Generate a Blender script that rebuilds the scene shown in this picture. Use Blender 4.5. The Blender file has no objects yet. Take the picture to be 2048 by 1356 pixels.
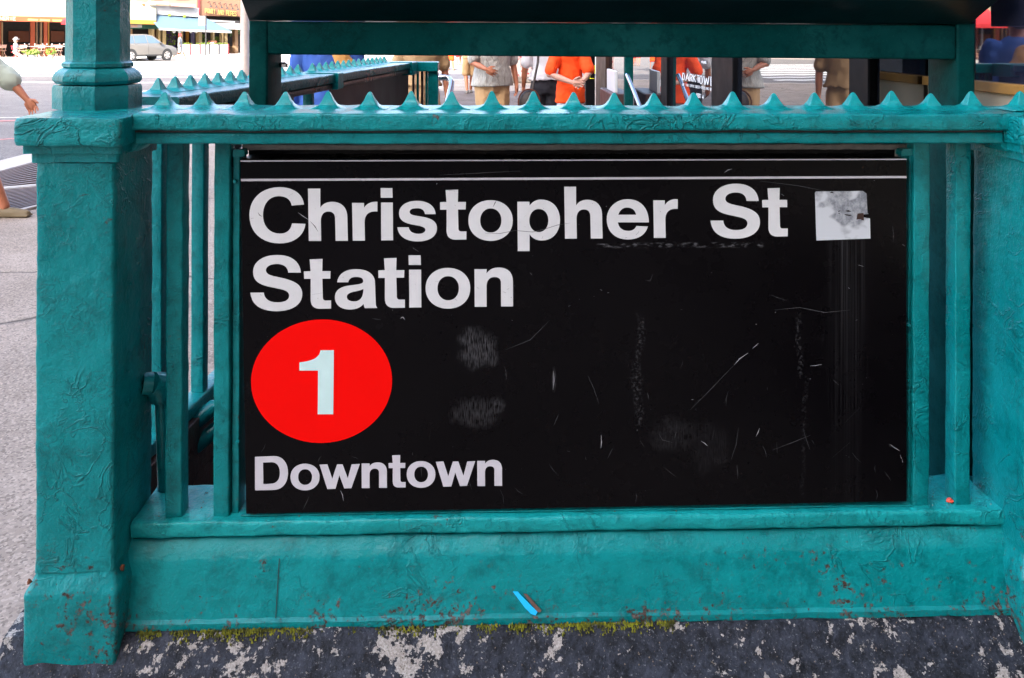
import bpy, bmesh, math, random
from mathutils import Vector, Matrix, noise as mnoise
from mathutils.geometry import tessellate_polygon
R = math.radians
random.seed(7)
S = bpy.context.scene
COL = S.collection

# ---------------------------------------------------------------- camera, light
FPX, PX, PY, EYE, ROLL = 1550.0, 1024.0, 75.0, 1.45, 0.0034      # measured in the 2048 px photograph
cd = bpy.data.cameras.new("camera")
cam = bpy.data.objects.new("camera", cd)
COL.objects.link(cam)
cd.sensor_width = 36.0
cd.lens = 36.0 * FPX / 2048.0
cd.shift_y = -(678.0 - PY) / 2048.0
cd.clip_start, cd.clip_end = 0.05, 2000
_c, _s = math.cos(ROLL), math.sin(ROLL)
RV, UV = Vector((_c, 0, _s)), Vector((-_s, 0, _c))
CAM = Vector((0, 0, EYE))
cam.matrix_world = Matrix(((_c, -_s, 0, 0), (0, 0, -1, 0), (_s, _c, 0, EYE), (0, 0, 0, 1)))
S.camera = cam

SUN_EL, SUN_AZ = 36.0, 187.0        # azimuth clockwise from +Y: behind the camera, a little left
w = bpy.data.worlds.new("World")
S.world = w
w.use_nodes = True
wn = w.node_tree
wn.nodes.clear()
sky = wn.nodes.new("ShaderNodeTexSky")
sky.sky_type = 'NISHITA'
sky.sun_disc = False
sky.sun_elevation = R(SUN_EL)
sky.sun_rotation = R(SUN_AZ)
sky.air_density = 0.8
sky.dust_density = 5.0
sky.ozone_density = 0.4
bg = wn.nodes.new("ShaderNodeBackground")
bg.inputs[1].default_value = 0.15
wo = wn.nodes.new("ShaderNodeOutputWorld")
wn.links.new(sky.outputs[0], bg.inputs[0])
wn.links.new(bg.outputs[0], wo.inputs[0])
sl = bpy.data.lights.new("sun", 'SUN')
sl.energy = 2.2
sl.angle = R(0.55)
sl.color = (1.0, 0.95, 0.87)
sun = bpy.data.objects.new("sun", sl)
COL.objects.link(sun)
_d = Vector((math.sin(R(SUN_AZ)) * math.cos(R(SUN_EL)), math.cos(R(SUN_AZ)) * math.cos(R(SUN_EL)), math.sin(R(SUN_EL))))
sun.rotation_euler = (-_d).to_track_quat('-Z', 'Y').to_euler()
sun.location = (0, -10, 60)
S.view_settings.view_transform = 'Standard'
S.view_settings.look = 'None'
S.view_settings.gamma = 1.0
S.view_settings.exposure = 3.25
S.view_settings.use_curve_mapping = False
S.cycles.max_bounces = 6
S.cycles.use_denoising = True

# ---------------------------------------------------------------- survey: pixel -> place
def ray(px, py):
    return Vector((0, FPX, 0)) + RV * (px - PX) - UV * (py - PY)
def P(px, py, Y):
    return CAM + ray(px, py) * (Y / FPX)
def G(px, py, z=0.0):
    r = ray(px, py)
    return CAM + r * ((z - EYE) / r.z)
class Frame:
    """upright local frame: x along the facade, y away from the viewer, z up"""
    def __init__(s, O, ang):
        s.O = Vector((O[0], O[1], 0)); s.ang = ang
        s.U = Vector((math.cos(ang), math.sin(ang), 0)); s.B = Vector((-math.sin(ang), math.cos(ang), 0))
    def uv(s, px, py, y=0.0):
        r = ray(px, py)
        t = (y - (CAM - s.O).dot(s.B)) / r.dot(s.B)
        p = CAM + r * t - s.O
        return p.dot(s.U), p.z
    def u(s, px, y=0.0, py=600): return s.uv(px, py, y)[0]
    def z(s, py, y=0.0, px=1024): return s.uv(px, py, y)[1]
    def put(s, o):
        o.location = s.O; o.rotation_euler = (0, 0, s.ang); return o

# ---------------------------------------------------------------- node helper
class NT:
    def __init__(s, name):
        s.m = bpy.data.materials.new(name); s.m.use_nodes = True
        s.t = s.m.node_tree; s.t.nodes.clear()
        s.out = s.t.nodes.new("ShaderNodeOutputMaterial")
        s.b = s.t.nodes.new("ShaderNodeBsdfPrincipled")
        s.t.links.new(s.b.outputs[0], s.out.inputs[0])
        s.tc = s.t.nodes.new("ShaderNodeTexCoord")
        s.co = s.tc.outputs['Object']
    def put(s, inp, v):
        if isinstance(v, bpy.types.NodeSocket): s.t.links.new(v, inp)
        elif v is not None: inp.default_value = v
    def set(s, **k):
        for a, v in k.items(): s.put(s.b.inputs[a.replace('_', ' ')], v)
    def noise(s, scale, detail=4, rough=0.55, dist=0.0, co=None, sc3=None):
        n = s.t.nodes.new("ShaderNodeTexNoise"); c = co or s.co
        if sc3:
            mp = s.t.nodes.new("ShaderNodeMapping"); mp.inputs[3].default_value = sc3
            s.t.links.new(c, mp.inputs[0]); c = mp.outputs[0]
        s.t.links.new(c, n.inputs['Vector'])
        n.inputs['Scale'].default_value = scale; n.inputs['Detail'].default_value = detail
        n.inputs['Roughness'].default_value = rough; n.inputs['Distortion'].default_value = dist
        return n.outputs['Fac']
    def vor(s, scale, feature='DISTANCE_TO_EDGE', co=None, out='Distance'):
        n = s.t.nodes.new("ShaderNodeTexVoronoi"); n.feature = feature
        s.t.links.new(co or s.co, n.inputs['Vector']); n.inputs['Scale'].default_value = scale
        return n.outputs[out]
    def math(s, op, a, b=None, c=None, clamp=False):
        n = s.t.nodes.new("ShaderNodeMath"); n.operation = op; n.use_clamp = clamp
        s.put(n.inputs[0], a)
        if b is not None: s.put(n.inputs[1], b)
        if c is not None: s.put(n.inputs[2], c)
        return n.outputs[0]
    def ramp(s, v, a, b, lo=0.0, hi=1.0):
        n = s.t.nodes.new("ShaderNodeMapRange"); n.interpolation_type = 'SMOOTHSTEP'
        s.put(n.inputs[0], v); s.put(n.inputs[1], a); s.put(n.inputs[2], b); s.put(n.inputs[3], lo); s.put(n.inputs[4], hi)
        return n.outputs[0]
    def mix(s, f, a, b, mode='MIX'):
        n = s.t.nodes.new("ShaderNodeMix"); n.data_type = 'RGBA'; n.blend_type = mode
        s.put(n.inputs[0], f)
        for i, v in ((6, a), (7, b)):
            if isinstance(v, tuple): v = v if len(v) == 4 else (*v, 1)
            s.put(n.inputs[i], v)
        return n.outputs[2]
    def bump(s, h, dist=0.001, strength=1.0, normal=None):
        n = s.t.nodes.new("ShaderNodeBump"); n.inputs['Distance'].default_value = dist; n.inputs['Strength'].default_value = strength
        s.t.links.new(h, n.inputs['Height'])
        if normal: s.t.links.new(normal, n.inputs['Normal'])
        return n.outputs[0]
    def sep(s, co=None):
        n = s.t.nodes.new("ShaderNodeSeparateXYZ"); s.t.links.new(co or s.co, n.inputs[0]); return n.outputs
    def warp(s, amt, scale):
        n = s.t.nodes.new("ShaderNodeTexNoise"); s.t.links.new(s.co, n.inputs['Vector']); n.inputs['Scale'].default_value = scale
        v = s.t.nodes.new("ShaderNodeVectorMath"); v.operation = 'MULTIPLY_ADD'
        s.t.links.new(n.outputs['Color'], v.inputs[0]); v.inputs[1].default_value = (amt,) * 3; s.t.links.new(s.co, v.inputs[2])
        return v.outputs[0]

def plain(name, col, rough=0.6, metal=0.0, vary=0.12, scale=6.0, bump=0.0, bscale=40, ior=None, spec=None):
    t = NT(name)
    n = t.noise(scale, 5)
    lo = tuple(c * (1 - vary) for c in col); hi = tuple(min(1, c * (1 + vary)) for c in col)
    t.set(Base_Color=t.mix(n, lo, hi), Roughness=t.ramp(n, 0.2, 0.8, max(0.02, rough - 0.08), min(1, rough + 0.08)), Metallic=metal)
    if ior: t.set(IOR=ior)
    if spec is not None: t.set(Specular_IOR_Level=spec)
    if bump: t.set(Normal=t.bump(t.noise(bscale, 4), bump))
    return t.m

def paint(name, col, wear=0.0, low=None, bumpd=0.0016, lines=1.0, rough=0.30, faded=0.22, streak=False, spec=0.16, coat=0.22):
    """many coats of brushed oil paint: sags, ridges, flaked patches with metal and old primer under them"""
    t = NT(name)
    big, mid, fine = t.noise(5, 3), t.noise(38, 6, 0.6, 0.4), t.noise(210, 4, 0.6)
    brush = t.noise(60, 3, 0.5, 0.6, sc3=(1, 1, .35)) if streak else t.noise(60, 3, 0.5, 0.6, sc3=(.3, 1, 1))
    ridge = t.math('ABSOLUTE', t.math('SUBTRACT', t.noise(11, 4, 0.6, 0.8), 0.5))
    ridge = t.ramp(ridge, 0.0, 0.026, 1.0, 0.0)
    zone = t.ramp(t.noise(4.3, 2), 0.50, 0.60)
    ridge = t.math('MULTIPLY', ridge, zone)
    ridge2 = t.ramp(t.math('ABSOLUTE', t.math('SUBTRACT', t.noise(31, 3, 0.55, 1.2), 0.46)), 0.0, 0.02, 1.0, 0.0)
    ridge2 = t.math('MULTIPLY', ridge2, t.ramp(t.noise(7.7, 2), 0.50, 0.62))
    rd = t.math('MAXIMUM', ridge, t.math('MULTIPLY', ridge2, 0.7))
    c = t.math('MULTIPLY_ADD', t.noise(9.0, 5, .65), 0.42, t.math('MULTIPLY', t.noise(85, 7, .7), 0.58))
    thr = 0.655 - 0.085 * wear
    if low is not None:
        z0, z1, k = low
        c = t.math('ADD', c, t.ramp(t.sep()[2], z0, z1, k, 0.0))
    chip = t.ramp(c, thr, thr + 0.012)
    halo = t.ramp(c, thr - 0.05, thr, 0, 1)
    hi = tuple(min(1, v * (1 + faded) + 0.012 * faded) for v in col)
    base = t.mix(t.ramp(big, 0.35, 0.7), col, hi)
    base = t.mix(t.math('MULTIPLY', t.ramp(mid, 0.55, 0.75), 0.35), base, tuple(v * 0.62 for v in col))
    base = t.mix(t.math('MULTIPLY', t.ramp(fine, 0.60, 0.68), 0.38), base, tuple(min(1, v * 1.5 + .02) for v in col))
    base = t.mix(t.ramp(t.noise(19, 8, .75), .46, .66, 0, .60), base, tuple(v * 0.5 for v in col))
    base = t.mix(t.math('MULTIPLY', rd, .35), base, tuple(v * 0.35 for v in col))
    base = t.mix(t.math('MULTIPLY', halo, 0.35), base, (0.07, 0.085, 0.07))
    rust = t.mix(t.ramp(t.noise(60, 5, .7), .4, .62), (0.050, 0.034, 0.027), (0.135, 0.125, 0.115))
    rust = t.mix(t.ramp(t.noise(15, 3), .64, .72), rust, (0.085, 0.032, 0.016))
    t.set(Base_Color=t.mix(chip, base, rust))
    t.set(Roughness=t.math('MAXIMUM', t.ramp(big, 0.2, 0.8, rough - 0.07, rough + 0.1), t.math('MULTIPLY', chip, 0.85)))
    ham = t.noise(125, 5, 0.62, 0.3)
    h = t.math('MULTIPLY_ADD', mid, 0.62, t.math('MULTIPLY_ADD', ham, 0.34, t.math('MULTIPLY', fine, 0.12)))
    h = t.math('MULTIPLY_ADD', brush, 0.35, h)
    h = t.math('MULTIPLY_ADD', rd, 0.26 * lines, h)
    h = t.math('SUBTRACT', h, t.math('MULTIPLY', chip, 0.35))
    t.set(Normal=t.bump(h, bumpd * 2.4), Specular_IOR_Level=spec, Coat_Weight=coat, Coat_Roughness=.16)
    return t.m

# ---------------------------------------------------------------- mesh builder
class MB:
    def __init__(s): s.v, s.f = [], []
    def add(s, vs, fs):
        b = len(s.v); s.v += [tuple(v) for v in vs]; s.f += [tuple(i + b for i in f) for f in fs]; return s
    def box(s, x0, x1, y0, y1, z0, z1):
        v = [(x0, y0, z0), (x1, y0, z0), (x1, y1, z0), (x0, y1, z0), (x0, y0, z1), (x1, y0, z1), (x1, y1, z1), (x0, y1, z1)]
        return s.add(v, [(0, 3, 2, 1), (4, 5, 6, 7), (0, 1, 5, 4), (1, 2, 6, 5), (2, 3, 7, 6), (3, 0, 4, 7)])
    def prism(s, pts, axis, a0, a1):
        """closed 2-D outline swept along an axis ('x': pts=(y,z), 'y': pts=(x,z), 'z': pts=(x,y))"""
        def mk(p, a): return {'x': (a, p[0], p[1]), 'y': (p[0], a, p[1]), 'z': (p[0], p[1], a)}[axis]
        n = len(pts)
        tri = tessellate_polygon([[Vector((p[0], p[1], 0)) for p in pts]])
        return s.add([mk(p, a0) for p in pts] + [mk(p, a1) for p in pts],
                     [(i, (i + 1) % n, n + (i + 1) % n, n + i) for i in range(n)] + [tuple(t) for t in tri] + [tuple(n + i for i in t[::-1]) for t in tri])
    def sweep(s, prof, axis, st, jit=0.0, freq=30, fn=None, seed=0):
        """profile swept through stations with hand-painted unevenness; fn(a)->(scale, dx, dy)"""
        n, vs = len(prof), []
        for a in st:
            sc, ox, oy = fn(a) if fn else (1, 0, 0)
            for p in prof:
                p = (p[0] * sc + ox, p[1] * sc + oy)
                v = Vector({'x': (a, p[0], p[1]), 'y': (p[0], a, p[1]), 'z': (p[0], p[1], a)}[axis])
                if jit: v += mnoise.noise_vector(v * freq + Vector((seed, 0, 0))) * jit + mnoise.noise_vector(v * freq * .23) * jit
                vs.append(v)
        m = len(st)
        fs = [(k * n + i, k * n + (i + 1) % n, (k + 1) * n + (i + 1) % n, (k + 1) * n + i) for k in range(m - 1) for i in range(n)]
        return s.add(vs, fs + [tuple(range(n - 1, -1, -1)), tuple((m - 1) * n + i for i in range(n))])
    def tube(s, pts, r, seg=10, cap=True):
        pts = [Vector(p) for p in pts]; n = len(pts)
        rr = r if isinstance(r, (list, tuple)) else [r] * n
        vs, up = [], None
        for i, p in enumerate(pts):
            d = (pts[min(i + 1, n - 1)] - pts[max(i - 1, 0)]).normalized()
            if up is None: up = d.orthogonal().normalized()
            up = (up - d * up.dot(d)).normalized(); sd = d.cross(up)
            for k in range(seg):
                a = 2 * math.pi * k / seg
                vs.append(p + (up * math.cos(a) + sd * math.sin(a)) * rr[i])
        fs = [(i * seg + k, i * seg + (k + 1) % seg, (i + 1) * seg + (k + 1) % seg, (i + 1) * seg + k) for i in range(n - 1) for k in range(seg)]
        if cap: fs += [tuple(range(seg - 1, -1, -1)), tuple((n - 1) * seg + k for k in range(seg))]
        return s.add(vs, fs)
    def lathe(s, prof, c=(0, 0, 0), seg=16, axis='z', ph=0.0):
        """prof = [(radius, height)]"""
        vs = []
        for r, h in prof:
            for k in range(seg):
                a = 2 * math.pi * k / seg + ph
                x, y = r * math.cos(a), r * math.sin(a)
                vs.append({'z': (c[0] + x, c[1] + y, c[2] + h), 'y': (c[0] + x, c[1] + h, c[2] + y), 'x': (c[0] + h, c[1] + x, c[2] + y)}[axis])
        n = len(prof)
        fs = [(i * seg + k, i * seg + (k + 1) % seg, (i + 1) * seg + (k + 1) % seg, (i + 1) * seg + k) for i in range(n - 1) for k in range(seg)]
        fs += [tuple(range(seg - 1, -1, -1)), tuple((n - 1) * seg + k for k in range(seg))]
        return s.add(vs, fs)
    def ball(s, c, r, seg=10, rings=7):
        rx, ry, rz = r if isinstance(r, tuple) else (r, r, r)
        vs = [(c[0], c[1], c[2] + rz)]
        for i in range(1, rings):
            a = math.pi * i / rings
            for k in range(seg):
                b = 2 * math.pi * k / seg
                vs.append((c[0] + rx * math.sin(a) * math.cos(b), c[1] + ry * math.sin(a) * math.sin(b), c[2] + rz * math.cos(a)))
        vs.append((c[0], c[1], c[2] - rz)); last = len(vs) - 1
        fs = [(0, 1 + k, 1 + (k + 1) % seg) for k in range(seg)]
        for i in range(rings - 2):
            for k in range(seg):
                a, b = 1 + i * seg + k, 1 + i * seg + (k + 1) % seg
                fs.append((a, a + seg, b + seg, b))
        b = 1 + (rings - 2) * seg
        fs += [(b + k, last, b + (k + 1) % seg) for k in range(seg)]
        return s.add(vs, fs)
    def mesh(s, name, mat=None, smooth=False, bevel=0.0, bseg=1):
        me = bpy.data.meshes.new(name); me.from_pydata(s.v, [], s.f)
        bm = bmesh.new(); bm.from_mesh(me)
        bmesh.ops.recalc_face_normals(bm, faces=bm.faces)
        if bevel: bmesh.ops.bevel(bm, geom=bm.edges[:], offset=bevel, segments=bseg, profile=0.6, affect='EDGES', clamp_overlap=True)
        bm.to_mesh(me); bm.free(); me.update()
        if mat:
            me.materials.append(mat)
        if smooth:
            me.polygons.foreach_set('use_smooth', [True] * len(me.polygons))
            me.set_sharp_from_angle(angle=R(smooth if smooth is not True else 40))
        return me
    def obj(s, name, mat, parent=None, smooth=False, bevel=0.0, bseg=1, loc=None, rz=0.0):
        return link(name, s.mesh(name, mat, smooth, bevel, bseg), parent, loc, rz)
def link(name, me, parent=None, loc=None, rz=0.0):
    o = bpy.data.objects.new(name, me); COL.objects.link(o); o.parent = parent
    if loc is not None: o.location = loc
    o.rotation_euler.z = rz
    return o
def tag(o, label, cat, group=None, kind=None):
    if label: o['label'] = label
    if cat: o['category'] = cat
    if group: o['group'] = group
    if kind: o['kind'] = kind
    return o
def empty(name, label, cat, loc=(0, 0, 0), rz=0.0, group=None, frame=None):
    o = bpy.data.objects.new(name, None); COL.objects.link(o); o.empty_display_size = 0.1
    o.location = loc; o.rotation_euler.z = rz
    if frame: frame.put(o)
    return tag(o, label, cat, group)
def copy_tree(o, loc=None, rz=None, label=None, parent=None):
    c = o.copy(); COL.objects.link(c); c.parent = parent
    for ch in list(o.children): copy_tree(ch, parent=c)
    if loc is not None: c.location = loc
    if rz is not None: c.rotation_euler.z = rz
    if label: c['label'] = label
    return c
def rrect(x0, x1, y0, y1, r, k=3, sub=0.02):
    """rounded rectangle outline, long sides cut into short pieces"""
    out = []
    cs = [(x1 - r, y1 - r, 0), (x0 + r, y1 - r, 90), (x0 + r, y0 + r, 180), (x1 - r, y0 + r, 270)]
    for i, (cx, cy, a0) in enumerate(cs):
        arc = [(cx + r * math.cos(R(a0 + 90 * j / k)), cy + r * math.sin(R(a0 + 90 * j / k))) for j in range(k + 1)]
        out += arc
        nx = cs[(i + 1) % 4]; q = (nx[0] + r * math.cos(R(nx[2])), nx[1] + r * math.sin(R(nx[2]))); p = arc[-1]
        L = math.hypot(q[0] - p[0], q[1] - p[1]); n = int(L / sub)
        out += [(p[0] + (q[0] - p[0]) * j / n, p[1] + (q[1] - p[1]) * j / n) for j in range(1, n)]
    return out
def lin(a, b, step):
    n = max(1, int(abs(b - a) / step)); return [a + (b - a) * i / n for i in range(n + 1)]
# ---------------------------------------------------------------- materials
TEAL = (0.0, 0.188, 0.196)
M = {}
M['teal'] = paint("teal_paint", TEAL, wear=0.25)
M['teal_post'] = paint("teal_post_paint", TEAL, wear=0.1, low=(0.30, 0.62, 0.09), streak=True, bumpd=0.0019)
M['teal_base'] = paint("teal_base_paint", (0.0, 0.196, 0.202), wear=0.35, low=(0.275, 0.42, 0.085), bumpd=0.0016)
M['teal_rail'] = paint("teal_rail_paint", (0.0, 0.210, 0.217), wear=0.3, bumpd=0.0032, lines=1.9)
M['teal_lip'] = paint("teal_lip_paint", (0.004, 0.265, 0.268), wear=0.42, bumpd=0.0028, lines=1.0)
M['teal_spike'] = paint("teal_spike_paint", (0.001, 0.25, 0.255), wear=0.0, bumpd=0.0012)
M['teal_bar'] = paint("teal_bar_paint", TEAL, wear=0.1, bumpd=0.0018, streak=True)
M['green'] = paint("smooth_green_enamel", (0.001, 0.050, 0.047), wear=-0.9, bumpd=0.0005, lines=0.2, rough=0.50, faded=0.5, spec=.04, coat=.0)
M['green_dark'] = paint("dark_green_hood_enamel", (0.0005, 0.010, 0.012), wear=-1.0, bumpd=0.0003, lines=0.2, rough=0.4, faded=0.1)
M['brown_panel'] = plain("brown_sheet_panel", (0.05, 0.022, 0.018), 0.5, vary=0.35)
M['rust_strip'] = plain("bare_zinc_angle", (0.22, 0.20, 0.185), 0.65, vary=0.5, scale=60, bump=0.001, bscale=200)
M['black_edge'] = plain("gap_shade_and_mark_black", (0.012, 0.010, 0.011), 0.7)  # black of gap shadows; also chips and sticker marks
M['steel'] = plain("brushed_steel", (0.55, 0.56, 0.60), 0.22, metal=1.0)
M['letter'] = None

def letter_mat(name, col, dirt=0.0):
    t = NT(name)
    n = t.noise(30, 6, .6); fl = t.ramp(t.noise(230, 3, .6), 0.735, 0.75)
    c = t.mix(t.ramp(n, .3, .75), tuple(v * 0.93 for v in col), col)
    c = t.mix(t.math('MULTIPLY', fl, 0.9), c, (0.03, 0.03, 0.03))
    t.set(Base_Color=c, Roughness=0.42)
    return t.m
M['letter'] = letter_mat("white_sign_vinyl", (0.68, 0.685, 0.685))
M['letter2'] = letter_mat("faded_sign_vinyl", (0.60, 0.58, 0.62))
M['numeral'] = letter_mat("pale_cyan_white_numeral", (0.60, 0.82, 0.80))
M['red_disc'] = plain("saturated_red_vinyl", (0.90, 0.001, 0.0), 0.42, vary=0.03, scale=12, spec=.12)

# the black enamel of the station sign, with rubbed, dusty and flaked marks of its own
def sign_mat():
    t = NT("black_sign_enamel"); X, Y, Z = t.sep()
    def blob(cx, cz, rx, rz):
        a = t.math('DIVIDE', t.math('SUBTRACT', X, cx), rx); b = t.math('DIVIDE', t.math('SUBTRACT', Z, cz), rz)
        d = t.math('SQRT', t.math('ADD', t.math('MULTIPLY', a, a), t.math('MULTIPLY', b, b)))
        return t.ramp(t.math('ADD', d, t.math('MULTIPLY', t.math('SUBTRACT', t.noise(28, 4, .7), .5), 1.3)), 0.45, 1.05, 1, 0)
    def at(px, py): return F.uv(px, py, SY)
    tot = None
    weave = t.ramp(t.noise(1, 2, .5, co=t.co, sc3=(420, 1, 60)), .35, .7)
    for px, py, rx, rz, k in ((955, 700, .044, .050, .06), (985, 715, .016, .022, .05), (950, 825, .052, .036, .035), (992, 812, .02, .018, .045), (1108, 760, .005, .026, .08),
                              (1350, 870, .06, .04, .016), (1420, 900, .05, .06, .010)):
        x, z = at(px, py)
        v = t.math('MULTIPLY', blob(x, z, rx, rz), t.math('MULTIPLY', weave, k))
        tot = v if tot is None else t.math('MAXIMUM', tot, v)
    for px, p0, p1, rx, k in ((1278, 640, 860, .012, .036), (1598, 640, 760, .008, .035), (1612, 760, 1000, .006, .018)):
        x, za = at(px, p0); _, zb2 = at(px, p1); wx_ = t.math('MULTIPLY_ADD', t.math('SUBTRACT', t.noise(9, 3), .5), .05, X)
        g_ = t.math('MULTIPLY', t.ramp(t.math('ABSOLUTE', t.math('SUBTRACT', wx_, x)), rx * .3, rx, 1, 0), t.math('MULTIPLY', t.ramp(Z, za, za + .02, 1, 0), t.ramp(Z, zb2, zb2 + .02)))
        tot = t.math('MAXIMUM', tot, t.math('MULTIPLY', g_, t.math('MULTIPLY', t.ramp(t.noise(170, 4, .7), .50, .62), k)))
    # wash streaks under the torn sticker
    x0, z0 = at(1655, 480); x1, z1 = at(1735, 900)
    sx = t.math('MULTIPLY', t.ramp(X, x0 - .01, x0 + .04), t.ramp(X, x1 - .04, x1 + .01, 1, 0))
    sz = t.math('MULTIPLY', t.ramp(Z, z1 - .05, z0, 0.15, 1.0), t.math('LESS_THAN', Z, z0))
    st = t.ramp(t.noise(1, 3, .7, sc3=(260, 1, 1.2)), .42, .72)
    streak = t.math('MULTIPLY', t.math('MULTIPLY', sx, sz), t.math('MULTIPLY', st, .036))
    # faint dried line under the street name
    xa, za = at(1190, 494); xb, _ = at(1530, 488)
    ln = t.math('MULTIPLY', t.ramp(t.math('ABSOLUTE', t.math('SUBTRACT', Z, za + .003)), .002, .007, 1, 0), t.math('MULTIPLY', t.ramp(X, xa, xa + .01), t.ramp(X, xb - .01, xb, 1, 0)))
    ln = t.math('MULTIPLY', ln, t.math('MULTIPLY', t.ramp(t.noise(90, 5, .7, sc3=(.6, 1, 1.5)), .5, .62), .09))
    dust = t.math('MULTIPLY', t.ramp(t.noise(1, 5, .75, sc3=(70, 1, 14)), .60, .80), t.ramp(t.noise(3.2, 2), .45, .7, 0, .022))
    speck = t.math('MULTIPLY', t.ramp(t.noise(170, 2, .5), .765, .785), .22)
    s = t.math('ADD', t.math('ADD', tot, streak), t.math('ADD', t.math('ADD', ln, dust), speck))
    base = t.mix(t.ramp(t.noise(2.3, 3), .3, .7), (0.0022, 0.0018, 0.0024), (0.0034, 0.0028, 0.0034))
    c = t.mix(s, base, (0.9, 0.9, 0.95))
    t.set(Base_Color=c, Roughness=t.ramp(t.noise(6, 5, .7), .3, .75, .22, .38))
    t.set(Normal=t.bump(t.noise(5, 2), 0.0006), Specular_IOR_Level=.10)
    return t.m

def stone_mat():
    t = NT("black_painted_stone"); wv = t.warp(.02, 18)
    a = t.noise(9, 3, .5); b = t.noise(42, 8, .68, co=wv); c2 = t.noise(150, 5, .65)
    flake = t.math('MULTIPLY_ADD', b, .62, t.math('MULTIPLY_ADD', a, .42, t.math('MULTIPLY', c2, .16)))
    fl = t.ramp(flake, .655, .668)
    cr = t.ramp(t.noise(300, 4, .7), .4, .7)
    dark = t.mix(t.ramp(t.noise(34, 9, .78), .36, .66), (0.004, 0.005, 0.008), (0.036, 0.043, 0.062))
    dark = t.mix(t.math('MULTIPLY', t.ramp(t.noise(190, 4, .7), .58, .68), .65), dark, (0.19, 0.20, 0.22))
    dark = t.mix(t.ramp(t.noise(17, 5, .7), .68, .74), dark, (0.035, 0.13, 0.13))
    pale = t.mix(cr, (0.30, 0.275, 0.25), (0.52, 0.49, 0.46))
    t.set(Base_Color=t.mix(fl, dark, pale), Roughness=t.ramp(fl, 0, 1, .62, .92))
    h = t.math('MULTIPLY_ADD', b, .8, t.math('MULTIPLY', c2, .6)); h = t.math('SUBTRACT', h, t.math('MULTIPLY', fl, .22))
    t.set(Normal=t.bump(h, 0.0075), Specular_IOR_Level=.3)
    return t.m
M['stone'] = stone_mat()
def concrete_mat(name, a, b, cracks=True, agg=130, bump=.003):
    t = NT(name)
    peb = t.vor(agg, 'F1', out='Color'); n = t.noise(1.3, 5, .6); f = t.noise(60, 6, .7)
    sp = t.t.nodes.new("ShaderNodeSeparateColor"); t.t.links.new(peb, sp.inputs[0])
    c = t.mix(t.ramp(n, .35, .7), a, b)
    c = t.mix(t.ramp(sp.outputs[0], .72, .8, 0, .55), c, tuple(v * .42 for v in a))
    c = t.mix(t.ramp(sp.outputs[1], .74, .82, 0, .5), c, tuple(min(.8, v * 1.4) for v in b))
    c = t.mix(t.ramp(t.noise(5, 6, .7), .60, .68, 0, .5), c, tuple(v * .38 for v in a))
    h = t.math('MULTIPLY_ADD', f, 1.0, t.math('MULTIPLY', sp.outputs[0], .4))
    if cracks:
        ck = t.ramp(t.vor(.33, co=t.warp(.9, 1.3)), 0.0, .007, 1, 0)
        c = t.mix(t.math('MULTIPLY', ck, .85), c, tuple(v * .15 for v in a)); h = t.math('SUBTRACT', h, t.math('MULTIPLY', ck, 1.5))
    t.set(Base_Color=c, Roughness=.88, Normal=t.bump(h, bump))
    return t.m
M['concrete'] = concrete_mat("worn_sidewalk_concrete", (0.25, 0.205, 0.165), (0.35, 0.29, 0.24))
M['asphalt'] = concrete_mat("grey_asphalt", (0.125, 0.115, 0.110), (0.17, 0.158, 0.150), cracks=False, agg=60)
M['far_walk'] = plain("pale_far_sidewalk", (0.36, 0.35, 0.33), 0.9)
M['kerb'] = plain("granite_kerb", (0.40, 0.37, 0.34), 0.85, vary=.25, scale=20, bump=.002)
M['line'] = plain("white_road_paint", (0.62, 0.62, 0.60), 0.8, vary=.2, scale=15)
M['redline'] = plain("faded_red_spray", (0.42, 0.17, 0.17), 0.9, vary=.3, scale=15)
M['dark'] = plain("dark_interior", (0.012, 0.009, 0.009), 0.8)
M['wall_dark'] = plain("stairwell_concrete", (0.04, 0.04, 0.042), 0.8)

# ---------------------------------------------------------------- the railing's own frame
F = Frame((0, 1.55), math.atan(0.0295))
SY = 0.012                                    # face of the sign

# ---------------------------------------------------------------- ground
hole = [Vector((-0.80, 1.72, 0)), Vector((1.06, 1.72, 0)), Vector((1.06, 6.4, 0)), Vector((-0.42, 6.4, 0))]
def flat(name, outer, mat, z, hole=None, thick=0.0, kind='structure', parent=None):
    loops = [[Vector((p[0], p[1], 0)) for p in outer]]
    if hole: loops.append([Vector((p[0], p[1], 0)) for p in hole])
    pts = [p for l in loops for p in l]; tri = tessellate_polygon(loops)
    m = MB(); m.add([(p.x, p.y, z) for p in pts], [tuple(t) for t in tri])
    if thick:
        for l in loops:
            n = len(l); m.add([(p.x, p.y, z) for p in l] + [(p.x, p.y, z - thick) for p in l], [(i, (i + 1) % n, n + (i + 1) % n, n + i) for i in range(n)])
    me = m.mesh(name, mat)
    bm = bmesh.new(); bm.from_mesh(me)
    for f in bm.faces:
        if abs(f.normal.z) > .9 and f.normal.z < 0: f.normal_flip()
    bm.to_mesh(me); bm.free()
    o = link(name, me, parent)
    if kind: o['kind'] = kind
    return o
flat("road", [(-260, -260), (260, -260), (260, 400), (-260, 400)], M['asphalt'], -0.13, hole)
k0, k1, k2 = G(0, 346), G(68, 317), G(300, 200)
flat("sidewalk", [(-4.6, -14), (k0.x, k0.y), (k1.x, k1.y), (-7.4, 16), (-9.2, 24), (4, 29), (40, 31), (40, -14)], M['concrete'], 0.0, hole, 0.13)
kb = [(-4.6, -14), (k0.x, k0.y), (k1.x, k1.y), (-7.4, 16), (-9.2, 24), (4, 29)]
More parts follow.
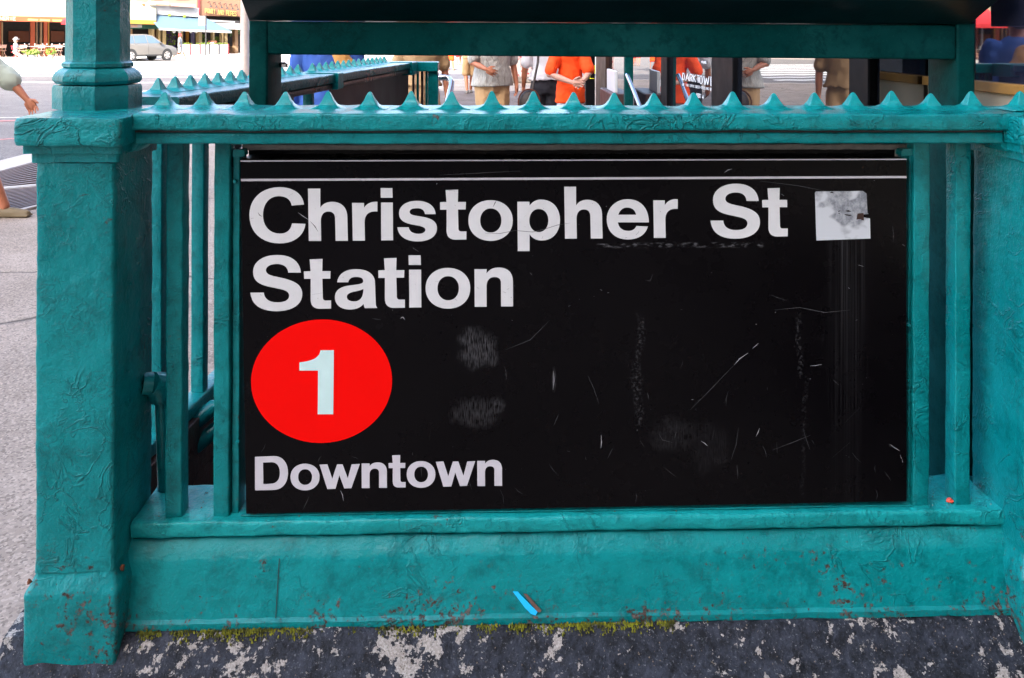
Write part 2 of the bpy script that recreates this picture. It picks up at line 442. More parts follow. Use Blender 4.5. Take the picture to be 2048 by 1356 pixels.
for i in range(len(kb) - 1):
    a, b = Vector((*kb[i], 0)), Vector((*kb[i + 1], 0)); d = b - a; L = d.length; d /= L; nn = Vector((-d.y, d.x, 0))
    q = [a, b, b + nn * -.22, a + nn * -.22]
    flat("kerb", [(p.x, p.y) for p in [a + nn * .02, b + nn * .02, b - nn * .2, a - nn * .2]], M['kerb'], 0.006 + .0005 * i, None, 0.14)
flat('shaded_brown_pavement', [(-.75, 6.5), (1.12, 6.5), (1.5, 21), (-2.6, 21)], concrete_mat('shaded_brown_paving', (0.085, 0.062, 0.052), (0.15, 0.12, 0.105), cracks=True, agg=90), .004)  # darker brown paving; the deeper shade by the shop is in its colour
# ventilation gratings in the pavement
grate_m = plain("worn_grating_steel", (0.125, 0.085, 0.078), 0.6, vary=.3, scale=30)
def grating(fl, fr_, nl, nr, label, n):
    a, b, c, d = (G(*p) for p in (fl, fr_, nl, nr)); o0 = (a + b + c + d) / 4
    e = empty("pavement_grating", label, "grating", o0, 0, "ventilation gratings in the pavement")
    def quad(m, p0, p1, p2, p3, z0, z1):
        v = [p0 - o0, p1 - o0, p2 - o0, p3 - o0]; m.add([(p.x, p.y, z0) for p in v] + [(p.x, p.y, z1) for p in v], [(0, 1, 2, 3), (7, 6, 5, 4), (0, 4, 5, 1), (1, 5, 6, 2), (2, 6, 7, 3), (3, 7, 4, 0)])
    m = MB(); quad(m, a, b, d, c, .003, .005); m.obj("pit_shade", M['dark'], e)  # flat dark sheet; the shade below the slats is in its colour
    m = MB()
    for i in range(n):
        t0, t1 = (i + .28) / n, (i + .72) / n
        quad(m, a.lerp(c, t0), b.lerp(d, t0), b.lerp(d, t1), a.lerp(c, t1), .006, .016)
    m.obj("slats", grate_m, e)['kind'] = 'stuff'
    up_, dn = (a - c).normalized() * (.13 if n == 15 else .75), (c - a).normalized() * .05
    for nm, p, q, w_ in (("frame", a, b, up_), ("frame", c, d, dn)):
        m = MB(); quad(m, p + w_, q + w_, q, p, .004, .020); m.obj(nm, M['kerb'], e)
grating((-160, 396), (100, 374), (-160, 470), (100, 408), "nearer brown steel pavement grating under the walking feet", 15)
grating((-160, 390), (100, 318), (-160, 394.5), (100, 371.5), "farther brown steel pavement grating close to the kerb", 12)

def strip(name, pts, mat, z, wid, kind=None, label=None, cat=None, group=None):
    m = MB(); L, Rr = [], []
    for i, p in enumerate(pts):
        a = Vector(pts[max(0, i - 1)]); b = Vector(pts[min(len(pts) - 1, i + 1)]); d = (b - a); d.z = 0; d.normalize(); n = Vector((-d.y, d.x, 0)) * wid / 2
        L.append((p[0] + n.x, p[1] + n.y, z)); Rr.append((p[0] - n.x, p[1] - n.y, z))
    k = len(pts); m.add(Rr + L, [(i, i + 1, k + i + 1, k + i) for i in range(k - 1)])
    o = m.obj(name, mat); o['kind'] = 'structure'
    return o
RZ = -0.13
strip("road_marking", [G(-300, 160, RZ), G(110, 165, RZ), G(700, 166, RZ)], M['line'], RZ + .004, .42)
strip("road_marking", [G(-200, 238, RZ), G(120, 234, RZ)], M['line'], RZ + .004, .07)
strip("road_marking", [G(-200, 247, RZ), G(130, 240, RZ)], M['redline'], RZ + .008, .16)
strip("road_marking", [G(-200, 290, RZ), G(60, 276, RZ)], M['redline'], RZ + .004, .10)
for k in range(9):      # zebra crossing seen only as a reflection in the shop glass
    yk = 29.5 + 2.1 * k
    strip("road_marking", [(-6.5 - .12 * k, yk, 0), (-24, yk + 1.5, 0)], M['line'], RZ + .006, .9)
strip("road_marking", [(-7.6 - 1.6 * math.sin(a * .2) , 17 + a * .55, 0) for a in range(0, 13)], M['line'], RZ + .01, .22)
strip("road_marking", [(-8.6 - 1.9 * math.sin(a * .2) , 17 + a * .6, 0) for a in range(0, 13)], M['line'], RZ + .012, .2)

# stairwell below the pavement
wm = MB(); 
wm.box(-.95, -.815, 1.60, 6.5, -3.4, -.14).box(1.065, 1.2, 1.60, 6.5, -3.4, -.14).box(-.81, 1.06, 1.60, 1.72, -3.4, -.14).box(-.95, 1.2, 1.6, 6.5, -3.6, -3.41)
o = wm.obj("stairwell_wall", M['wall_dark']); o['kind'] = 'structure'
st = empty("staircase", "dark concrete staircase going down behind the black station sign", "staircase", (0.1, 6.4, 0))
for i in range(16):
    MB().box(-.9, .95, -.28 * (i + 1) - .02, -.28 * i, -.17 * (i + 1) - .16, -.17 * (i + 1)).obj("step", M['wall_dark'], st)

# ---------------------------------------------------------------- stone kerb the railing stands on
cz0, cz1 = F.z(1250, -.03), F.z(1340, -.13)
prof = [(-.066, .292), (-.052, .308), (.0, .312), (.25, .312), (.25, .0), (-.150, .0), (-.147, .10), (-.138, .190), (-.128, .228), (-.117, .246), (-.104, .258), (-.086, .270)]
def dense(prof, step):
    out = []
    for i, p in enumerate(prof):
        q = prof[(i + 1) % len(prof)]; L = math.hypot(q[0] - p[0], q[1] - p[1]); n = max(1, int(L / step)) if L < .3 else 6
        out += [(p[0] + (q[0] - p[0]) * j / n, p[1] + (q[1] - p[1]) * j / n) for j in range(n)]
    return out
m = MB(); m.sweep(dense(prof, .008), 'x', lin(-.962, 1.35, .008), jit=.0035, freq=26, seed=5)
kb_ = F.put(m.obj("stone_kerb", M['stone'], smooth=50))
tag(kb_, "black painted stone kerb with pale flaked patches under the teal railing", "kerb")

# moss along the joint between stone and iron
moss_m = NT("moss"); moss_m.set(Base_Color=moss_m.mix(moss_m.ramp(moss_m.noise(50, 5, .7), .35, .7), (0.035, 0.04, 0.008), (0.30, 0.31, 0.012)), Roughness=.95, Normal=moss_m.bump(moss_m.noise(220, 4, .7), .004))
mm = MB(); rnd = random.Random(3)
for i in range(9000):
    x = F.u(rnd.uniform(262, 1420), -.05, 1250)
    dens = mnoise.noise(Vector((x * 7, 2.3, 0))) * .55 + mnoise.noise(Vector((x * 31, 5, 0))) * .4 + .13 + .38 * mnoise.noise(Vector((x * 3.1, 9.1, 0))) - max(0, x - .1) * .6
    if rnd.random() > dens: continue
    y = -.047 - abs(rnd.gauss(0, .0042)) - (.006 if rnd.random() < .2 else 0)
    r = rnd.uniform(.0012, .0032)
    z = .310 - max(0, -.052 - y) * 1.05 + rnd.random() * .004
    a = rnd.random() * 6
    v = [(x + r * math.cos(a + k * 2.1), y + r * math.sin(a + k * 2.1), z - .003) for k in range(3)] + [(x + rnd.uniform(-1, 1) * r * .4, y, z + r * rnd.uniform(.7, 1.5))]
    mm.add(v, [(0, 1, 3), (1, 2, 3), (2, 0, 3), (0, 2, 1)])
mo = F.put(mm.obj("moss", moss_m.m)); tag(mo, "yellow green moss growing along the joint above the stone kerb", "moss", kind='stuff')

# ---------------------------------------------------------------- front railing
rl = empty("stair_railing", "teal cast iron railing with a spiked top rail framing the black sign", "railing", frame=F)
RY = -.052
zc0, zc1 = F.z(228, RY), F.z(262, RY)
uL, uR = F.u(262, RY), F.u(2060, RY)
def wob(name, x0, x1, y0, y1, z0, z1, mat, r=.004, step=.012, jit=.0012, parent=rl, seed=0, axis='x'):
    m = MB()
    if axis == 'x': m.sweep(rrect(y0, y1, z0, z1, r, 3, .012), 'x', lin(x0, x1, step), jit, 34, seed=seed)
    elif axis == 'z': m.sweep(rrect(x0, x1, y0, y1, r, 3, .012), 'z', lin(z0, z1, step), jit, 34, seed=seed)
    else: m.sweep(rrect(x0, x1, z0, z1, r, 3, .012), 'y', lin(y0, y1, step), jit, 34, seed=seed)
    return m.obj(name, mat, parent, smooth=55)
wob("top_rail", uL, uR, RY, .145, zc1, zc0, M['teal_rail'], r=.006, jit=.0016)
z2, z3 = F.z(266, RY + .012), F.z(288, RY + .012)
wob("rail_moulding", F.u(270, RY + .012), F.u(2003, RY + .012), RY + .012, .12, z3, zc1 - .0045, M['teal'], r=.004, seed=3)
wob("rail_moulding", F.u(268, RY + .006), F.u(2006, RY + .006), RY + .008, .125, zc1 - .0040, zc1 + .0010, M['black_edge'], r=.001, seed=4, jit=.0003)  # black strip standing in for the shadow gap above the moulding
# bottom rail, its lip, and the sloping skirt
BY = .0
zt, zb = F.z(1036, BY), F.z(1067, BY)
wob("bottom_rail", F.u(262, BY), F.u(2010, BY), BY, .135, zb, zt, M['teal_lip'], r=.007, jit=.0018, seed=8)
zs0, zs1, zs2 = zb - .006, F.z(1106, -.012), .310
sk = [(.010, zs0), (-.012, zs1), (-.015, zs1 - .006), (-.038, zs2 + .016), (-.045, zs2 + .012), (-.045, zs2), (.12, zs2), (.12, zs0)]
m = MB(); m.sweep(dense(sk, .009), 'x', lin(F.u(228, -.065) - .004, F.u(2052, -.065) + .004, .011), .0014, 30, seed=11)
m.obj("skirt", M['teal_base'], rl, smooth=35)
tape_m = plain("cyan_tape", (0.01, 0.50, 0.95), .45, vary=.04)
def quad_on(px_pts, y, mat, name, parent, th=.0006):
    pts = [F.uv(a, b, y) for a, b in px_pts]
    m = MB(); m.prism(pts, 'y', y - th, y); return m.obj(name, mat, parent)
def tilt_quad(px_pts, name, mat):
    vs = []
    for a, b in px_pts:
        y = -.03
        for _ in range(8):
            z = F.z(b, y, a); y = -.015 - (zs1 - .006 - z) / (zs1 - .006 - zs2 - .016) * .023 - .0045
        u, z = F.uv(a, b, y); vs.append((u, y, z))
    n = len(vs)
    return MB().add(vs + [(x, y + .0018, z) for x, y, z in vs], [tuple(range(n))] + [(i, (i + 1) % n, n + (i + 1) % n, n + i) for i in range(n)]).obj(name, mat, rl)
tp = tilt_quad([(1026, 1184), (1036, 1184), (1043, 1192), (1075, 1224), (1071, 1231), (1062, 1228), (1050, 1216)], "tape_scrap", tape_m); tp['label'] = "bright cyan strip of tape"
tilt_quad([(1047, 1188), (1054, 1189), (1083, 1222), (1080, 1225), (1074, 1223)], "bare_patch", plain("bare_primer", (.13, .075, .06), .8, vary=.3, scale=60))
# upright bars
sill = zt - .002
def bar(px0, px1, seed, top=1.246):
    y = .020
    wob("bar", F.u(px0, y), F.u(px1, y), y, y + .036, sill, top, M['teal_bar'], r=.0035, step=.014, jit=.0012, seed=seed, axis='z')
bar(331, 365, 20); bar(427, 459, 21); bar(1827, 1860, 22); bar(1911, 1942, 23)
# spikes: one mesh shared by all
def spike_mesh(name, mat, seed):
    rings = [(.0385, 0), (.0378, .0022), (.0300, .0040), (.0235, .0062), (.0172, .0100), (.0112, .0200), (.0064, .0310), (.0034, .0372), (.0010, .0390)]
    vs = []
    for r, h in rings:
        c = max(.0008, r * .12)
        pts = [(r, -r + c), (r, r - c), (r - c, r), (-r + c, r), (-r, r - c), (-r, -r + c), (-r + c, -r), (r - c, -r)]
        for x, y in pts:
            v = Vector((x, y, h)) + mnoise.noise_vector(Vector((x * 40 + seed * 9, y * 40, h * 60))) * .0011
            vs.append(v)
    fs = [(i * 8 + k, i * 8 + (k + 1) % 8, (i + 1) * 8 + (k + 1) % 8, (i + 1) * 8 + k) for i in range(len(rings) - 1) for k in range(8)]
    fs += [tuple(range(7, -1, -1)), tuple((len(rings) - 1) * 8 + k for k in range(8))]
    return MB().add(vs, fs).mesh(name, mat, smooth=28)
spk = [spike_mesh("spike", M['teal_spike'], k) for k in range(4)]
fx = [331, 409, 489, 571, 657, 740, 822, 903, 984, 1067, 1147, 1228, 1308, 1387, 1465, 1547, 1629, 1706, 1783, 1861, 1942, 2040]
for i, px in enumerate(fx):
    y = .075
    o = link("spike", spk[i % 4], rl, (F.u(px, y, 183), y, zc0 - .0022), rnd.uniform(-.06, .06)); o.scale = (1, .9, rnd.uniform(.88, 1.02))

# ---------------------------------------------------------------- newel posts
def newel(x0, x1, label, seed, tab=True):
    e = empty("newel_post", label, "post", frame=F)
    y0, y1 = -.065, .105
    wob("shaft", x0, x1, y0, y1, .44, 1.21, M['teal_post'], r=.007, step=.014, jit=.0016, parent=e, seed=seed, axis='z')
    # foot block with a chamfered shoulder
    o = .014
    def fn(a):
        t = max(0, min(1, (a - .405) / .032)); return (1 - t * o / ((x1 - x0) / 2 + o), 0, 0)
    hx, hy = (x1 - x0) / 2 + o, (y1 - y0) / 2 + o
    m = MB(); m.sweep(rrect(-hx, hx, -hy, hy, .008, 3, .012), 'z', lin(.262, .402, .011) + [.407, .414, .422, .430, .437, .444], .0016, 30, fn=fn, seed=seed + 1)
    b = m.obj("foot_block", M['teal_post'], e, smooth=55, loc=((x0 + x1) / 2, (y0 + y1) / 2, 0))
    # moulded cap
    cx, cy = (x0 + x1) / 2, (y0 + y1) / 2
    w = (x1 - x0) / 2
    m = MB(); h = w + .0085; m.sweep(rrect(-h, h, -h - .006, h + .006, .006, 3, .012), 'z', lin(1.212, 1.2295, .006), .0010, 30, seed=seed + 2); m.obj("cap_moulding", M['teal_post'], e, smooth=55, loc=(cx, cy, 0))
    m = MB(); h = w + .0185; m.sweep(rrect(-h, h, -h - .006, h + .006, .006, 3, .012), 'z', lin(1.2300, 1.2455, .005), .0010, 30, seed=seed + 3); m.obj("cap_moulding", M['teal_post'], e, smooth=55, loc=(cx, cy, 0))
    m = MB(); h = w + .0267; m.sweep(rrect(-h, h, -h - .0160, h + .06, .012, 4, .012), 'z', [1.247, 1.249, 1.255, 1.262, 1.27, 1.278, 1.286, 1.292, 1.2965, 1.2985], .0018, 26,
        fn=lambda a: (1 - .02 * max(0, (a - 1.29) / .0085) ** 2 - .02 * max(0, (1.252 - a) / .005), 0, 0), seed=seed + 4)
    m.obj("cap", M['teal_rail'], e, smooth=50, loc=(cx, cy, 0))
    if tab:
        MB().box(x0 - .0125, x0 - .0005, .06, .11, F.z(1115, .08, 70), F.z(985, .08, 70)).obj("side_plate", M['teal_post'], e, bevel=.002)
    return e
xl0, xl1 = F.u(70, -.065), F.u(228, -.065)
newel(xl0, xl1, "left teal square newel post with a worn foot, carrying the eight sided column", 40)
xr0 = F.u(2052, -.065)
newel(xr0, xr0 + (xl1 - xl0), "right teal newel post cut by the photo edge beside the cream wall", 60, tab=False)

# eight sided column on the left post
CY = .125
cx = F.u(196, CY, 150)
cl = empty("lamp_column", "teal eight sided column standing on the left newel post", "column", frame=F)
def octa(name, prof, mat, jit=.001, ph=R(22.5), seg=8):
    vs = []
    for r, h in prof:
        pts = [(r * math.cos(2 * math.pi * k / seg + ph), r * math.sin(2 * math.pi * k / seg + ph)) for k in range(seg)]
        ring = []
        for i, p in enumerate(pts):
            q = pts[(i + 1) % seg]
            ring += [(p[0] + (q[0] - p[0]) * t, p[1] + (q[1] - p[1]) * t) for t in (0, .04, .35, .65, .96)]
        for x, y in ring:
            v = Vector((cx + x, CY + y, h)); vs.append(v + mnoise.noise_vector(v * 30) * jit + mnoise.noise_vector(v * 8) * jit)
    n = seg * 5; k = len(prof)
    fs = [(i * n + j, i * n + (j + 1) % n, (i + 1) * n + (j + 1) % n, (i + 1) * n + j) for i in range(k - 1) for j in range(n)] + [tuple(range(n - 1, -1, -1)), tuple((k - 1) * n + j for j in range(n))]
    return MB().add(vs, fs).obj(name, mat, cl, smooth=32)
K = 0.89
octa("plinth", [(.0955 * K, 1.2985), (.0955 * K, 1.32), (.0955 * K, 1.342), (.0925 * K, 1.3475)], M['teal_post'])
octa("torus", [(.078 * K, 1.348), (.089 * K, 1.350), (.0955 * K, 1.357), (.0955 * K, 1.364), (.089 * K, 1.374), (.080 * K, 1.381), (.076 * K, 1.383)], M['teal_post'])
octa("neck_ring", [(.072 * K, 1.3835), (.0765 * K, 1.386), (.0765 * K, 1.393), (.070 * K, 1.397)], M['teal_post'])
octa("shaft", [(.0700 * K, 1.3975)] + [(.0690 * K, 1.40 + .02 * i) for i in range(0, 90)], M['teal_post'])

# ---------------------------------------------------------------- the station sign
M['sign'] = sign_mat()
sg = empty("station_sign", "black station sign with white lettering and a red route disc", "sign", frame=F)
tl, tr, br, bl = F.uv(481, 319, SY), F.uv(1813, 318, SY), F.uv(1814, 1003, SY), F.uv(492, 1028, SY)
def plate(name, q, y0, y1, mat, parent=sg, bevel=.0):
    return MB().prism(q, 'y', y0, y1).obj(name, mat, parent, bevel=bevel)
plate("panel", [bl, br, tr, tl], SY, .090, M['sign'], bevel=.0008)
zgt = tl[1]
MB().box(F.u(482, .05), F.u(1812, .05), .097, .13, F.z(312, .1), F.z(296, .1)).obj("back_plate", M['black_edge'], sg)
# bright worn edge strip and the printed white line
def band(name, a, b, h, y, mat):
    u0, z0 = F.uv(*a, y); u1, z1 = F.uv(*b, y); hh = h / 2000
    return MB().prism([(u0, z0 - hh), (u1, z1 - hh), (u1, z1 + hh), (u0, z0 + hh)], 'y', y - .0004, y).obj(name, mat, sg)
band("edge_strip", (481, 322), (1813, 318.5), 2.6, SY - .0008, M['letter2'])
band("white_line", (482, 360), (1813, 354), 4.6, SY - .0008, M['letter2'])

# glyph outlines drawn after the sign's own letters
GL = {
 'C': ["M805,335 C790,190 660,98 470,98 C220,98 60,260 60,480 C60,710 225,865 475,865 C660,865 805,770 825,600 L642,592 C630,680 570,732 480,732 C335,732 248,630 245,490 C243,330 325,222 460,220 C560,220 620,260 638,348 Z"],
 'h': ["M860,118 L1028,118 L1028,378 C1060,330 1110,298 1190,298 C1320,298 1395,380 1397,500 L1405,830 L1238,830 L1230,520 C1228,460 1195,430 1140,430 C1070,430 1035,480 1035,560 L1040,832 L872,832 Z"],
 'r': ["M1462,312 L1625,314 L1625,380 C1660,325 1720,292 1808,298 L1808,430 C1690,420 1632,470 1633,580 L1638,828 L1472,828 Z"],
 'i': ["M1850,110 L2012,110 L2016,242 L1853,242 Z", "M1857,308 L2018,308 L2022,822 L1860,824 Z"],
 's': ["M555,465 C545,350 450,285 300,285 C150,285 55,355 55,455 C55,540 115,585 240,608 L330,625 C390,638 415,655 415,680 C415,715 375,735 320,735 C240,735 195,700 188,645 L32,645 C45,770 150,838 310,838 C480,838 573,765 573,660 C573,570 510,530 400,508 L270,485 C220,475 200,460 200,432 C200,400 240,385 305,385 C365,385 400,410 410,465 Z"],
 't': ["M692,138 L862,132 L858,300 L968,300 L965,402 L860,402 L866,660 C866,690 880,703 910,703 L975,702 L975,812 L830,815 C745,815 705,770 704,690 L705,405 L618,405 L615,303 L703,300 Z"],
 'o': ["E1305,553,303,277", "-E1308,553,145,165"],
 'p': ["M1670,297 L1835,297 L1838,350 C1880,295 1930,268 1995,268 C2150,268 2253,380 2253,545 C2253,715 2155,825 2005,825 C1930,825 1875,795 1837,740 L1838,970 L1677,970 Z", "-E1964,553,130,158"],
 'e': ["M1418,578 C1418,385 1310,262 1130,262 C960,262 843,385 843,540 C843,705 960,812 1130,812 C1275,812 1375,745 1405,635 L1248,628 C1230,675 1190,695 1140,695 C1055,695 1005,650 995,578 Z", "-M1000,475 C1020,410 1065,375 1122,375 C1185,375 1232,410 1245,475 Z"],
 'S': ["M668,238 C655,110 560,42 410,42 C250,42 148,120 148,230 C148,330 215,375 345,400 L430,418 C510,435 540,455 540,495 C540,545 490,570 410,570 C320,570 268,530 265,462 L120,462 C130,600 235,668 400,668 C580,668 682,590 682,480 C682,385 620,340 490,305 L380,280 C315,265 288,245 288,212 C288,170 335,142 410,142 C480,142 525,175 530,238 Z"],
 'a': ["M1258,440 C1275,325 1370,262 1520,262 C1680,262 1775,330 1775,450 L1785,720 C1785,755 1790,770 1805,790 L1637,793 C1628,775 1622,760 1620,735 C1580,785 1515,812 1430,812 C1305,812 1228,745 1228,645 C1228,550 1300,500 1430,485 C1560,468 1615,465 1615,425 C1615,385 1580,367 1515,367 C1455,367 1420,392 1410,440 Z", "-M1618,530 C1590,548 1540,558 1480,570 C1420,585 1390,605 1390,640 C1390,680 1430,703 1490,703 C1570,703 1616,650 1618,530 Z"],
 'n': ["M1085,262 L1252,262 L1250,320 C1290,265 1340,240 1420,240 C1540,240 1610,310 1610,430 L1612,770 L1448,770 L1447,450 C1447,395 1415,368 1360,368 C1290,368 1252,415 1250,490 L1252,775 L1088,775 Z"],
 'D': ["M58,92 L205,86 C275,86 313,140 313,215 C313,295 270,345 200,347 L58,350 Z", "-M120,135 L185,132 C230,132 250,165 250,215 C250,265 228,297 180,300 L122,303 Z"],
 'w': ["M557,152 L618,150 L655,262 L692,150 L735,150 L775,258 L805,150 L868,147 L803,333 L748,335 L710,232 L680,338 L617,340 Z"],
 '1': ["M497,475 C620,465 700,430 708,355 L843,353 L836,996 L681,996 L684,557 L497,557 Z"],
}
def outline(d):
    neg = d.startswith('-'); d = d.lstrip('-')
    if d[0] == 'E':
        cx_, cy_, rx, ry = map(float, d[1:].split(',')); pts = []
        for k in range(48):
            a = 2 * math.pi * k / 48; c, s = math.cos(a), math.sin(a); e = 2 / 2.12
            pts.append((cx_ + rx * math.copysign(abs(c) ** e, c), cy_ + ry * math.copysign(abs(s) ** e, s)))
        return neg, pts
    tk = d.replace('Z', '').replace('M', ' M ').replace('L', ' L ').replace('C', ' C ').split()
    pts, i = [], 0
    while i < len(tk):
        c = tk[i]
        if c in 'ML': pts.append(tuple(map(float, tk[i + 1].split(',')))); i += 2
        else:
            p0 = pts[-1]; p1, p2, p3 = (tuple(map(float, tk[i + j].split(','))) for j in (1, 2, 3))
            for k in range(1, 11):
                t = k / 10; a, b, cc, dd = (1 - t) ** 3, 3 * t * (1 - t) ** 2, 3 * t * t * (1 - t), t ** 3
                pts.append((a * p0[0] + b * p1[0] + cc * p2[0] + dd * p3[0], a * p0[1] + b * p1[1] + cc * p2[1] + dd * p3[1]))
            i += 4
    return neg, pts
GP = {k: [outline(d) for d in v] for k, v in GL.items()}
def gbox(ch):
    ps = [p for _, l in GP[ch] for p in l]; xs = [p[0] for p in ps]; ys = [p[1] for p in ps]
    return min(xs), max(xs), min(ys), max(ys)
def word(name, items, conv, y, th, mat, parent, plane):
    """items: (char, box in zoom units or None = as drawn, conv index)"""
    m = MB()
    for ch, bx, cv in items:
        sc, ox, oy = conv[cv]; g = gbox(ch); b = bx or g
        def tr_(p): return ((b[0] + (p[0] - g[0]) / (g[1] - g[0]) * (b[1] - b[0])) / sc + ox, (b[2] + (p[1] - g[2]) / (g[3] - g[2]) * (b[3] - b[2])) / sc + oy)
        outs = [[plane(*tr_(p)) for p in l] for neg, l in GP[ch] if not neg]; holes = [[plane(*tr_(p)) for p in l] for neg, l in GP[ch] if neg]
        groups = [[o_] for o_ in outs]
        if holes: groups = [[outs[0]] + holes]
        for gr in groups:
            pts = [p for l in gr for p in l]; tri = tessellate_polygon([[Vector((p[0], p[1], 0)) for p in l] for l in gr]); n = len(pts)
            m.add([(p[0], y - th, p[1]) for p in pts] + [(p[0], y, p[1]) for p in pts], [tuple(t) for t in tri]); base = len(m.v) - 2 * n; s0 = 0
            for l in gr:
                k = len(l); m.f += [(base + s0 + i, base + s0 + (i + 1) % k, base + n + s0 + (i + 1) % k, base + n + s0 + i) for i in range(k)]; s0 += k
    return m.obj(name, mat, parent)
z1_, z2_, z3_, z4_, z5_, z6_ = (6.827, 490, 360), (6.827, 790, 360), (6.827, 1090, 360), (5.689, 1400, 360), (6.827, 490, 500), (6.827, 790, 500)
cv = [z1_, z2_, z3_, z4_, z5_, z6_, (5.023, 500, 630), (3.864, 495, 890)]
pl = lambda a, b: F.uv(a, b, SY - .0006)
LY = SY - .0003
word("lettering", [('C', None, 0), ('h', None, 0), ('r', None, 0), ('i', None, 0), ('s', None, 1), ('t', None, 1), ('o', None, 1), ('p', None, 1), ('h', (262, 787, 92, 800), 2), ('e', None, 2), ('r', (1478, 1812, 262, 790), 2)], cv, LY, .0006, M['letter'], sg, pl)
word("lettering", [('S', None, 3), ('t', (707, 998, 90, 643), 3)], cv, LY, .0006, M['letter'], sg, pl)
word("lettering", [('S', (75, 782, 68, 835), 4), ('t', (805, 1175, 122, 802), 4), ('a', None, 4), ('t', (-228, 135, 108, 790), 5), ('i', (185, 360, 72, 785), 5), ('o', (418, 1028, 245, 800), 5), ('n', None, 5)], cv, LY, .0006, M['letter'], sg, pl)
word("lettering", [('D', None, 7), ('o', (332, 557, 145, 350), 7), ('w', None, 7), ('n', (882, 1078, 135, 332), 7), ('t', (1090, 1222, 78, 328), 7), ('o', (1230, 1452, 125, 330), 7), ('w', (1455, 1760, 125, 322), 7), ('n', (1775, 1968, 115, 317), 7)], cv, LY, .0006, M['letter2'], sg, pl)
# red disc
cu, cz = F.uv(643.7, 762, SY); ru = (F.u(785, SY, 762) - F.u(503, SY, 762)) / 2; rz_ = (F.z(639, SY, 644) - F.z(885.5, SY, 644)) / 2
dsc = MB().prism([(cu + ru * math.cos(2 * math.pi * k / 96), cz + rz_ * math.sin(2 * math.pi * k / 96)) for k in range(96)], 'y', SY - .0011, SY - .0003).obj("route_disc", M['red_disc'], sg)
word("numeral", [('1', None, 6)], cv, SY - .0013, .0005, M['numeral'], dsc, lambda a, b: F.uv(a, b, SY - .0013))
# torn sticker
t = NT("torn_white_sticker"); n1 = t.ramp(t.noise(13, 3, .5, .4), .46, .53); n2 = t.noise(70, 6, .7)
t.set(Base_Color=t.mix(n1, t.mix(t.ramp(n2, .35, .65), (.17, .185, .21), (.40, .42, .45)), (.56, .59, .62)), Roughness=.5)
q = [(1630, 386), (1632, 383), (1726, 382), (1733, 387), (1735, 425), (1737, 428), (1724, 429), (1724, 434), (1740, 437), (1741, 477), (1633, 481)]
MB().prism([F.uv(a, b, SY - .0008) for a, b in q], 'y', SY - .0008, SY - .0003).obj("sticker", t.m, sg)['label'] = "torn whitish square sticker"
for qq, mt in (([(1715, 427), (1727, 426), (1728, 441), (1723, 440), (1722, 438), (1713, 439)], plain("brown_glue", (.035, .012, .008), .6)),
               ([(1690, 422), (1697, 420), (1703, 423), (1696, 424)], M['black_edge']), ([(1688, 428), (1697, 429), (1704, 430), (1700, 432), (1692, 431)], M['black_edge']), ([(1676, 423), (1681, 420), (1678, 424)], M['black_edge']), ([(1676, 427), (1679, 426), (1680, 428)], M['black_edge']), ([(1659, 386), (1664, 383), (1668, 386)], M['black_edge'])):
    MB().prism([F.uv(a, b, SY - .0012) for a, b in qq], 'y', SY - .0013, SY - .0009).obj("sticker_scrap", mt, sg)
# scratches: thin scored slivers in the enamel
def sliver(m, pts, w0, y):
    P2 = [F.uv(a, b, y) for a, b in pts]; k = len(P2)
    top, bot = [], []
    for i, p in enumerate(P2):
        a, b = P2[max(0, i - 1)], P2[min(k - 1, i + 1)]; dx, dz = b[0] - a[0], b[1] - a[1]; L = math.hypot(dx, dz) or 1
        wv = w0 * (.25 if i in (0, k - 1) else 1) / 2; top.append((p[0] - dz / L * wv, y, p[1] + dx / L * wv)); bot.append((p[0] + dz / L * wv, y, p[1] - dx / L * wv))
    m.add(bot + top, [(i, i + 1, k + i + 1, k + i) for i in range(k - 1)])
pale, faint, blk = MB(), MB(), MB()
Y2 = SY - .0002
for s_ in ([(1468, 730), (1480, 717), (1496, 706)], [(1505, 697), (1512, 691), (1517, 686)], [(1620, 732), (1630, 731), (1644, 729)], [(1107, 742), (1108, 762), (1106, 780)], [(1512, 873), (1516, 865), (1519, 856)],
           [(1202, 870), (1203, 885), (1202, 896)], [(800, 637), (806, 634), (810, 640)], [(1402, 882), (1410, 887), (1415, 892)], [(1449, 345), (1456, 340), (1464, 338)], [(596, 425), (607, 433), (618, 440)], [(1779, 888), (1790, 896), (1800, 902)], [(1805, 489), (1810, 492)],
           [(681, 981), (685, 990), (687, 1002)], [(1563, 388), (1568, 392)], [(1800, 910), (1806, 925)], [(1510, 400), (1514, 404)], [(1717, 530), (1727, 533)], [(1060, 545), (1064, 550)], [(826, 496), (837, 503)]):
    sliver(pale, s_, rnd.uniform(.0012, .0022), Y2)
for s_ in ([(1380, 820), (1420, 780), (1468, 730)], [(1545, 900), (1585, 885), (1622, 870)], [(1606, 858), (1613, 880), (1620, 900)], [(1176, 752), (1188, 778), (1198, 808)], [(1462, 920), (1472, 890), (1477, 855)], [(1665, 915), (1700, 885)], [(1548, 620), (1600, 615), (1650, 625), (1700, 620)], [(1690, 845), (1720, 815)], [(1100, 640), (1060, 680), (1010, 700)],
           [(1520, 362), (1600, 372), (1660, 384)], [(880, 350), (960, 346), (1040, 342)], [(1290, 560), (1300, 562), (1306, 548)], [(1424, 880), (1428, 860)], [(1318, 868), (1325, 880), (1345, 885)]):
    sliver(faint, s_, .0011, Y2)
rs = random.Random(12)
